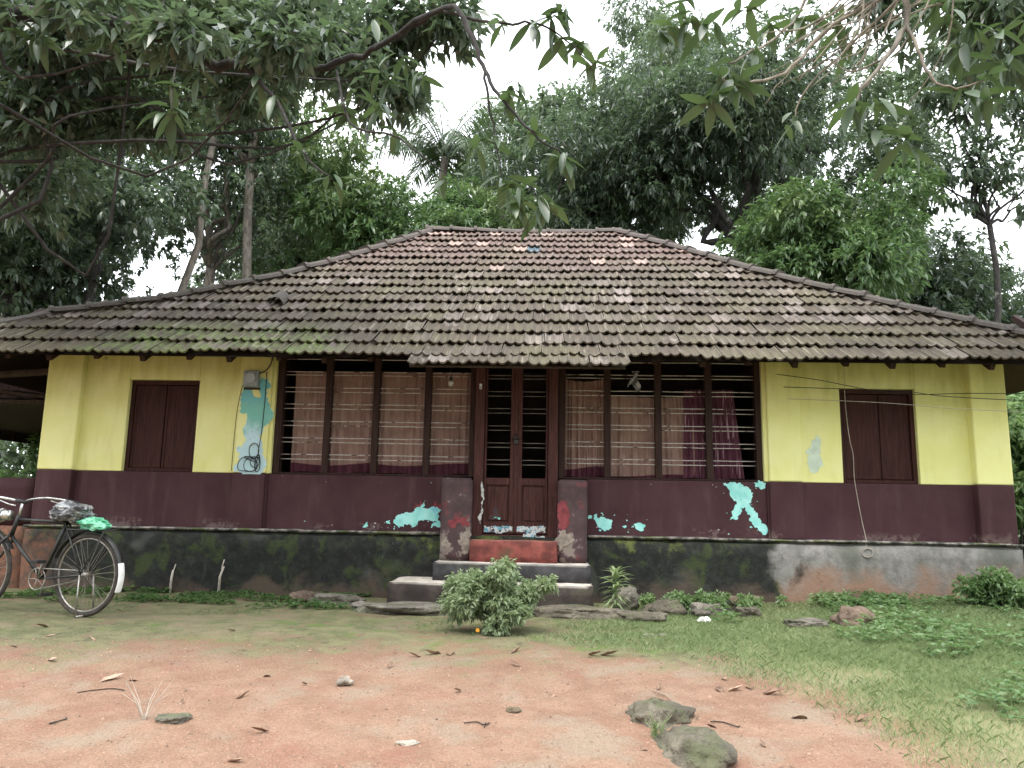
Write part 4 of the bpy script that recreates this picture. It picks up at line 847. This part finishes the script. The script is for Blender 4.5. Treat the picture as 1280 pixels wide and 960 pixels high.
shrub('shrub', 'wide green shrub further right of the end wall', 8.6, 3.9, (1.5, 1.4, 1.7), 900, 9, .17, .035, 'bright_leaf', 62, 14)
shrub('shrub', 'leafy green shrub seen under the side veranda roof', -7.6, 3.9, (1.0, .8, 1.1), 500, 9, .15, .035, 'weed', 63, 10)
shrub('shrub', 'dark shrub behind the side veranda parapet', -6.3, 5.2, (1.0, .8, 1.2), 500, 9, .15, .04, 'mango_leaf', 64, 10)
shrub('straw_heap', 'orange brown straw heap behind the side veranda parapet', -6.4, 1.9, (.5, .4, .75), 420, 9, .2, .006, 'dry_straw', 65, 8, 'straw')
shrub('bush', 'grey green bush growing before the front steps', -.06, -2.25, (.50, .34, .37), 1600, 9, .05, .0095, 'grey_green', 66, 36, 'bush', None, .30, -.1, .22)
fo = MB()
for k in range(9): a = k*.698; fo.v += [(0, 0, 0), (.014*math.cos(a-.3), .004, .014*math.sin(a-.3)), (.028*math.cos(a), 0, .028*math.sin(a)), (.014*math.cos(a+.3), .004, .014*math.sin(a+.3))]; fo.f.append((k*4, k*4+1, k*4+2, k*4+3))
fw_ = fo.build('flower', 'flower', None); fw_.scale = (.7, .7, .7); fw_.location = (-.16, -2.57, .06); tag(fw_, 'small orange flower at the foot of the bush', 'flower')
shrub('weed_clump', 'green weed clump spreading at the right corner of the plinth', 4.85, -.75, (.95, .5, .20), 1250, 8, .055, .013, 'weed', 67, 30, 'weeds', None, .15, 0, .5)
shrub('weed_clump', 'leafy weeds growing among stones by the mossy plinth', 1.85, -.78, (.85, .32, .10), 560, 8, .045, .011, 'weed', 68, 26, 'weeds', None, .08, 0, .6)
shrub('weed_clump', 'low weeds before the grey plinth behind the brown rock', 3.35, -.5, (.9, .28, .08), 480, 8, .045, .011, 'weed', 69, 26, 'weeds', None, .06, 0, .6)
# narrow leafed plant right of the steps
x, y = .98, -.98; T = empty('leafy_plant', (x, y, gh(x, y))); tag(T, 'narrow leafed plant with upright stem right of the steps', 'plant'); rng = np.random.default_rng(70)
MB().tube([(0, 0, -.02), (.01, 0, .2), (.0, .01, .37)], [.012, .009, .004], 6).build('stem', 'grey_green', T, True)
lm = leaf_me('leaf', 'grey_green', .15, .014, .55, .3, 4)
for k in range(84):
    h = .08+.30*(k/84); M = Matrix.Translation((.004, 0, h))@Matrix.Rotation(k*2.4, 4, 'Z')@Matrix.Rotation(-rad(rng.uniform(-15, 45)+k*.4), 4, 'Y')@Matrix.Scale(rng.uniform(.7, 1.15), 4); inst('leaf', lm, T, M=M)
x, y = .86, -4.50; T = empty('grass_tuft', (x, y, gh(x, y))); tag(T, 'small green grass tuft growing against the long boulder', 'grass'); rng = np.random.default_rng(72)
for k in range(30): a = rng.uniform(0, 6.28); L = rng.uniform(.05, .12); ox, oy = rng.normal(size=2)*.02; MB().tube([(ox, oy, -.01), (ox+.02*math.cos(a), oy+.02*math.sin(a), L*.6), (ox+.06*math.cos(a), oy+.06*math.sin(a), L)], [.0022, .0018, .0006], 4).build('blade', 'grass', T)
# thin dry weed in the yard
x, y = -1.62, -4.5; T = empty('dry_weed', (x, y, gh(x, y))); tag(T, 'thin pale grass weed standing alone in the yard', 'weed')
for k in range(9): a = k*1.3; MB().tube([(0, 0, -.01), (.05*math.cos(a), .04*math.sin(a), .08), (.13*math.cos(a), .08*math.sin(a), .13+.03*(k % 3))], [.0022, .0018, .0008], 4).build('blade', 'pale_cord', T)

# ------------------------------------------------------------------ grass and ground cover
def blades(name, label, m, n, sampler, hmin, hmax, wd, seed, lean=.5):
    rng = np.random.default_rng(seed); xy = sampler(rng, n); N = len(xy); b0 = np.array([(x, y, gh(x, y)-.004) for x, y in xy]); a = rng.uniform(0, 6.28, N)
    h = rng.uniform(hmin, hmax, N)*(1+.8*np.clip(xy[:, 0]-3., 0, 1)); w = np.stack([np.cos(a), np.sin(a), a*0], 1)*wd*rng.uniform(.6, 1.3, N)[:, None]; ln = rng.normal(size=(N, 2))*lean*h[:, None]
    top = b0+np.stack([ln[:, 0], ln[:, 1], h], 1); mid = b0+np.stack([ln[:, 0]*.35, ln[:, 1]*.35, h*.6], 1)
    q = np.stack([b0-w, b0+w, mid+w*.8, top, mid-w*.8], 1); o = obj(name, npmesh(name, q, 5, m), None); o['kind'] = 'stuff'; o['label'] = label; return o
ey = np.array([-6.5, -4.96, -4.73, -4.15, -3.74, -3.12, -2.81, -2.52, -2.29, -1.2, -.1]); ex = np.array([2.6, 2.27, 2.1, 1.96, 1.73, 1.56, 1.05, .45, .25, .85, .9])
def gsamp(rng, n):
    x = rng.uniform(-.3, 6.6, n); y = rng.uniform(-5.6, -.1, n); e = np.interp(y, ey, ex); nz_ = np.array([noise.noise(Vector((a*1.7, b*1.7, 0))) for a, b in zip(x, y)]); d = x-e+nz_*.45
    p = np.clip(.12+d*.75, 0, 1)*np.where(d > -.25, 1, 0)*np.clip(1+nz_*.9, .25, 1); return np.stack([x, y], 1)[(rng.random(n) < p) & (abs(x-.15) < .78*(y+8.4)+.35)]
blades('grass', 'short green grass growing on the right of the yard', 'grass', 620000, gsamp, .014, .046, .0015, 80, .7)
def wsamp(rng, n):
    x = rng.uniform(1.8, 7, n); y = rng.uniform(-5.8, -.3, n); e = np.interp(y, ey, ex); nz_ = np.array([noise.noise(Vector((a*1.1+9, b*1.1, 4))) for a, b in zip(x, y)]); return np.stack([x, y], 1)[(x > e+.55) & (nz_+.22*(x-2.8) > .12)]
def cover(name, label, m, n, samp, L, Wd, h, seed, k=5):
    rng = np.random.default_rng(seed); xy = samp(rng, n); c = np.array([(x, y, gh(x, y)) for x, y in xy]); c[:, 2] += rng.uniform(.01, h, len(c)); c = np.repeat(c, k, 0); N = len(c); a = rng.uniform(0, 6.28, N)
    d = np.stack([np.cos(a), np.sin(a), rng.uniform(-.1, .7, N)], 1); o = obj(name, npmesh(name, leaf_quads(rng, c, d, L*rng.uniform(.5, 1.2, N), Wd*rng.uniform(.7, 1.2, N), .2, .3), 4, m), None); o['kind'] = 'stuff'; o['label'] = label
cover('broadleaf_weeds', 'broad leafed weeds mixed into the tall grass', 'weed', 6500, wsamp, .055, .013, .13, 81)
def lsamp(rng, n):
    x = rng.uniform(-4.9, -1.5, n); y = rng.uniform(-1.25, -.1, n); nz_ = np.array([noise.noise(Vector((a*1.9, b*3, 8))) for a, b in zip(x, y)]); return np.stack([x, y], 1)[nz_+.12-abs(y+.7)*.35 > .05]
cover('ground_cover', 'low green creeping plants along the left plinth', 'clover', 2600, lsamp, .04, .013, .05, 82)
def ssamp(rng, n):
    x = rng.uniform(-5.5, 2.0, n); y = rng.uniform(-2.9, -.3, n); nz_ = np.array([noise.noise(Vector((a*1.2, b*1.6, 5))) for a, b in zip(x, y)]); return np.stack([x, y], 1)[(nz_ > .12) & (y+2.9 > rng.random(n)*1.4)]
cover('moss_tufts', 'tiny green seedlings on the mossy soil strip', 'clover', 3200, ssamp, .018, .006, .012, 83, 4)
def psamp(rng, n):
    x = rng.uniform(-3.4, 2.2, n); y = rng.uniform(-5.6, -2.9, n); return np.stack([x, y], 1)[x < np.interp(y, ey, ex)]
rng = np.random.default_rng(84); xy = psamp(rng, 6000); gv, gf = [], []
for x, y in xy:
    s = .0025+.006*rng.random()**3*(2.2 if rng.random() < .05 else 1); z = gh(x, y); o_ = len(gv); gv += [(x-s, y, z), (x, y-s*.9, z), (x+s, y, z), (x, y+s*.8, z), (x+s*.2, y, z+s*1.0)]; gf += [(o_, o_+1, o_+4), (o_+1, o_+2, o_+4), (o_+2, o_+3, o_+4), (o_+3, o_, o_+4)]
me = bpy.data.meshes.new('gravel'); me.from_pydata(gv, [], gf); simple('gravel', (.27, .175, .125), .9, .6, 40.); o = obj('gravel', me, 'gravel', None); o['kind'] = 'stuff'; o['label'] = 'fine grit scattered over the bare red yard'

# ------------------------------------------------------------------ the two trees whose branches hang over the yard
NL = [leaf_me('leaf', 'near_leaf', .19, .03, .25, .35), leaf_me('leaf', 'near_leaf', .165, .027, .45, .5), leaf_me('leaf', 'near_leaf', .21, .034, .12, .2)]
def near_tree(label, base, fork, tr, lines, clumps, nspray, seed, L, tips, group, barkm, twigm):
    rng = np.random.default_rng(seed); rgn = random.Random(seed); T = empty('mango_tree', base); tag(T, label, 'tree', group); b0 = np.array(base, float); lc = lambda p: tuple(np.array(p, float)-b0)
    MB().tube([lc(p) for p in wob((base[0], base[1], base[2]-.2), fork, 8, .04, rng)], list(np.linspace(tr, tr*.7, 8)), 10).build('trunk', barkm, T, True)
    for pts, ra, rb_ in lines:
        s_ = [p+Vector((rgn.gauss(0, .012), rgn.gauss(0, .012), rgn.gauss(0, .014))) if ra > .03 else p+Vector((rgn.gauss(0, .004), rgn.gauss(0, .004), rgn.gauss(0, .005))) for p in smooth(pts, 5)]; MB().tube([lc(p) for p in s_], list(np.linspace(ra, rb_, len(s_))), 7).build('branch', barkm if ra > .02 else twigm, T, True)
    for c, r in clumps: MB().tube([lc(p) for p in smooth(wob(fork, c, 6, .2, rng), 4)], list(np.linspace(tr*.10, .006, 21)), 6).build('limb', barkm, T, True)
    q = crown_quads(rng, [(np.array(c, float), np.array(r, float)) for c, r in clumps], nspray, 8, L, L*.19, .3, .15)-b0; obj('crown', npmesh('crown', q, 4, 'mango_leaf'), None, T)
    for p, n, s_ in tips:
        for k in range(n):
            a = k*6.283/n+rgn.uniform(-.4, .4); M = Matrix.Translation(lc(p))@Matrix.Translation((rgn.uniform(-.03, .03), rgn.uniform(-.03, .03), rgn.uniform(-.03, .03)))@Matrix.Rotation(a, 4, 'Z')@Matrix.Rotation(rgn.uniform(-.2, 1.15), 4, 'Y')@Matrix.Rotation(rgn.uniform(-.6, .6), 4, 'X')@Matrix.Scale(s_*rgn.uniform(.75, 1.15), 4); inst('leaf', rgn.choice(NL), T, M=M)
A0 = [(-5.9, -3.2, 2.6), (-5.46, -3.41, 2.95), (-4.19, -3.79, 3.76), (-3.24, -4.0, 4.02), (-2.57, -3.97, 4.01), (-2.05, -3.92, 3.84), (-1.69, -3.88, 3.72), (-1.25, -3.77, 3.78), (-.81, -3.86, 3.86), (-.39, -4.24, 3.82)]
A1 = [(-1.69, -3.88, 3.75), (-1.38, -4.02, 3.42), (-1.15, -4.14, 3.01), (-.94, -4.2, 2.81)]
A2 = [(-.81, -3.86, 3.86), (-.28, -4.43, 3.75), (-.11, -4.58, 3.47), (-.03, -4.64, 3.22), (.08, -4.7, 3.02), (.23, -4.76, 2.81), (.38, -4.74, 2.71)]
A3 = [(-.03, -4.64, 3.22), (.01, -4.65, 2.98), (.04, -4.67, 2.84), (.08, -4.65, 2.60)]
A4 = [(-.28, -4.43, 3.72), (.02, -4.49, 3.6), (.22, -4.58, 3.54), (.37, -4.56, 3.48), (.54, -4.62, 3.27)]
A5 = [(-1.06, -3.85, 3.71), (-.89, -4.07, 3.23), (-.62, -4.14, 3.12), (-.41, -4.2, 2.95), (-.27, -4.18, 2.85)]
A6 = [(-2.05, -3.92, 3.84), (-1.83, -4.42, 3.26), (-1.78, -4.49, 3.08)]
tipsA = [(A2[6], 8, .95), (A2[5], 4, .9), (A2[4], 4, .85), (A3[3], 7, .9), (A3[2], 4, .8), (A4[4], 6, .85), (A4[3], 5, .9), (A4[2], 4, .9), (A4[1], 3, .9), (A5[4], 5, .8), (A5[2], 4, .8), (A6[2], 9, 1.05), (A6[1], 3, .9), (A1[3], 6, .85), (A1[2], 4, .8), (A1[1], 4, .9), ((-.5, -4.1, 3.55), 5, .9), ((-.75, -3.9, 3.45), 6, .9), ((-.95, -3.9, 3.4), 7, .9), ((-.62, -4.0, 3.2), 5, .9), ((.18, -4.72, 2.55), 6, .8), ((.3, -4.75, 2.45), 6, .8), ((-2.4, -4.1, 3.75), 6, 1), ((-1.45, -4.0, 3.85), 7, 1), ((-2.9, -4.1, 3.8), 7, 1), ((-1.1, -3.95, 3.95), 7, 1), ((-3.2, -4.1, 3.5), 6, 1)]+[(p, 5+i % 3, .85) for i, p in enumerate([(.33, -4.58, 3.58), (.48, -4.55, 3.43), (.14, -4.62, 3.16), (-.59, -4.12, 3.64), (-.45, -4.19, 3.47), (-.69, -4.11, 3.52), (-.05, -4.67, 2.79), (.17, -4.66, 2.49), (.31, -4.65, 2.46), (-.88, -4.01, 3.47), (-.76, -4.07, 3.92), (.37, -4.58, 3.63), (-2.2, -4.0, 3.75), (-1.9, -4.0, 3.62), (-2.7, -4.1, 3.95), (-1.5, -3.95, 3.6)])]
near_tree('mango tree reaching a long bough over the yard from the left', gb(-6.3, -3.0), (-6.1, -3.1, 2.5), .26,
    [(A0, .075, .012), (A1, .016, .005), (A2, .018, .004), (A3, .008, .003), (A4, .010, .003), (A5, .010, .003), (A6, .007, .003)],
    [((-4.6, -1.6, 5.6), (1.0, 1.0, .8)), ((-3.3, -1.2, 5.9), (1.1, 1.0, .75)), ((-2.2, -1.4, 5.7), (.9, .9, .6)), ((-5.6, -.8, 4.9), (1.1, 1.0, .9)), ((-6.2, -.2, 6.2), (1.2, 1.1, .9)), ((-4.4, -.4, 6.6), (1.1, 1., .7)),
     ((-3.6, -3.1, 4.5), (.55, .5, .35)), ((-3.1, -2.9, 4.7), (.55, .5, .3)), ((-2.5, -2.8, 4.8), (.5, .5, .3)), ((-2.0, -2.75, 4.75), (.5, .45, .3)), ((-1.4, -2.8, 4.55), (.45, .4, .3)), ((-1.05, -2.9, 4.2), (.28, .3, .3)), ((-3.9, -2.8, 4.05), (.5, .45, .35)), ((-3.6, -2.45, 4.35), (.5, .5, .35)), ((-3.1, -2.2, 4.3), (.45, .45, .3)), ((-4.4, -2.0, 3.8), (.5, .5, .4)), ((-1.75, -2.55, 5.0), (.5, .4, .25)), ((-.95, -2.8, 4.8), (.3, .3, .25)), ((-2.3, -2.4, 4.4), (.4, .4, .2)), ((-.75, -2.8, 4.75), (.4, .35, .3)), ((-.45, -2.9, 4.75), (.3, .3, .22)), ((-.9, -2.6, 4.3), (.3, .3, .22)), ((-3.35, -4.25, 3.95), (.4, .22, .22)), ((-2.65, -4.2, 3.95), (.4, .2, .2)), ((-4.1, -4.0, 3.8), (.4, .25, .25)), ((-1.95, -4.15, 3.8), (.3, .18, .16)), ((-1.35, -4.0, 3.85), (.3, .2, .16))], 6600, 91, .125, tipsA, 'trees reaching over the yard', 'bark', 'bark')
B0 = [(5.2, -4.4, 4.6), (3.84, -4.62, 4.81), (2.91, -4.68, 4.28), (2.23, -4.71, 3.69), (2.16, -4.68, 3.45), (2.02, -4.75, 3.22), (1.88, -4.82, 3.03), (1.81, -4.81, 2.92)]
B1 = [(2.16, -4.68, 3.45), (2.19, -4.74, 3.23), (2.2, -4.81, 3.06), (2.34, -4.8, 3.01), (2.45, -4.8, 3.06)]
B2 = [(2.23, -4.71, 3.69), (1.78, -4.69, 3.44), (1.5, -4.76, 3.13), (1.21, -4.94, 2.96), (1.15, -4.95, 2.98)]
B3 = [(2.6, -4.6, 4.0), (1.85, -4.56, 3.87), (1.63, -4.52, 3.56), (1.36, -4.69, 3.29), (1.22, -4.77, 3.17)]
B4 = [(2.23, -4.71, 3.69), (1.9, -4.58, 3.38), (1.69, -4.55, 3.17), (1.61, -4.53, 3.0)]
B5 = [(2.02, -4.75, 3.22), (1.9, -4.65, 3.2), (1.79, -4.57, 3.32)]
extra = []
rgn = random.Random(4)
for k in range(22):
    a = Vector((2.25+rgn.uniform(-.3, .2), -4.65+rgn.uniform(-.1, .2), 3.7+rgn.uniform(-.05, .2))); e = Vector((rgn.uniform(1.3, 2.2), -4.65+rgn.uniform(-.25, .25), rgn.uniform(3.0, 3.4))); m_ = (a+e)/2+Vector((rgn.uniform(-.1, .1), 0, rgn.uniform(-.12, .05))); extra.append(([a, m_, e], .006, .002))
tipsB = [(B0[7], 8, 1.0), ((1.92, -4.8, 2.95), 6, 1.), (B1[4], 6, .85), (B1[3], 4, .85), (B2[4], 8, .95), (B2[3], 5, .9), (B3[4], 6, .9), (B3[3], 4, .9), (B4[3], 5, .8), ((1.1, -4.9, 3.3), 5, .9), ((1.3, -4.8, 3.45), 6, .95), ((1.0, -4.8, 3.5), 4, .9), ((2.5, -4.6, 3.5), 7, 1), ((2.7, -4.6, 3.3), 6, 1), ((2.9, -4.5, 3.6), 8, 1), ((2.4, -4.5, 3.7), 7, 1), ((1.7, -4.5, 3.6), 5, .95), ((2.0, -4.4, 3.5), 6, .9)]+[(p, 5+i % 3, .9) for i, p in enumerate([(1.08, -4.94, 2.88), (1.03, -4.73, 3.45), (.91, -4.73, 3.4), (1.91, -4.78, 2.79), (2.06, -4.77, 2.76), (2.44, -4.64, 3.33), (2.68, -4.56, 3.48), (2.38, -4.67, 3.49), (2.57, -4.6, 3.09), (1.68, -4.52, 3.61), (1.89, -4.51, 3.57), (1.5, -4.52, 3.56)])]
near_tree('mango tree hanging pale bare twigs over the yard from the right', gb(5.8, -4.2), (5.5, -4.3, 4.3), .22,
    [(B0, .03, .005), (B1, .010, .004), (B2, .012, .004), (B3, .012, .004), (B4, .009, .003), (B5, .006, .003)]+extra,
    [((4.2, -2.2, 5.3), (.9, .8, .6)), ((5.2, -1.6, 5.6), (1.0, 1., .8)), ((3.6, -1.6, 6.0), (.8, .8, .5)), ((5.8, -2.4, 4.7), (.8, .8, .6))], 1100, 92, .14, tipsB, 'trees reaching over the yard', 'pale_bark', 'twig')
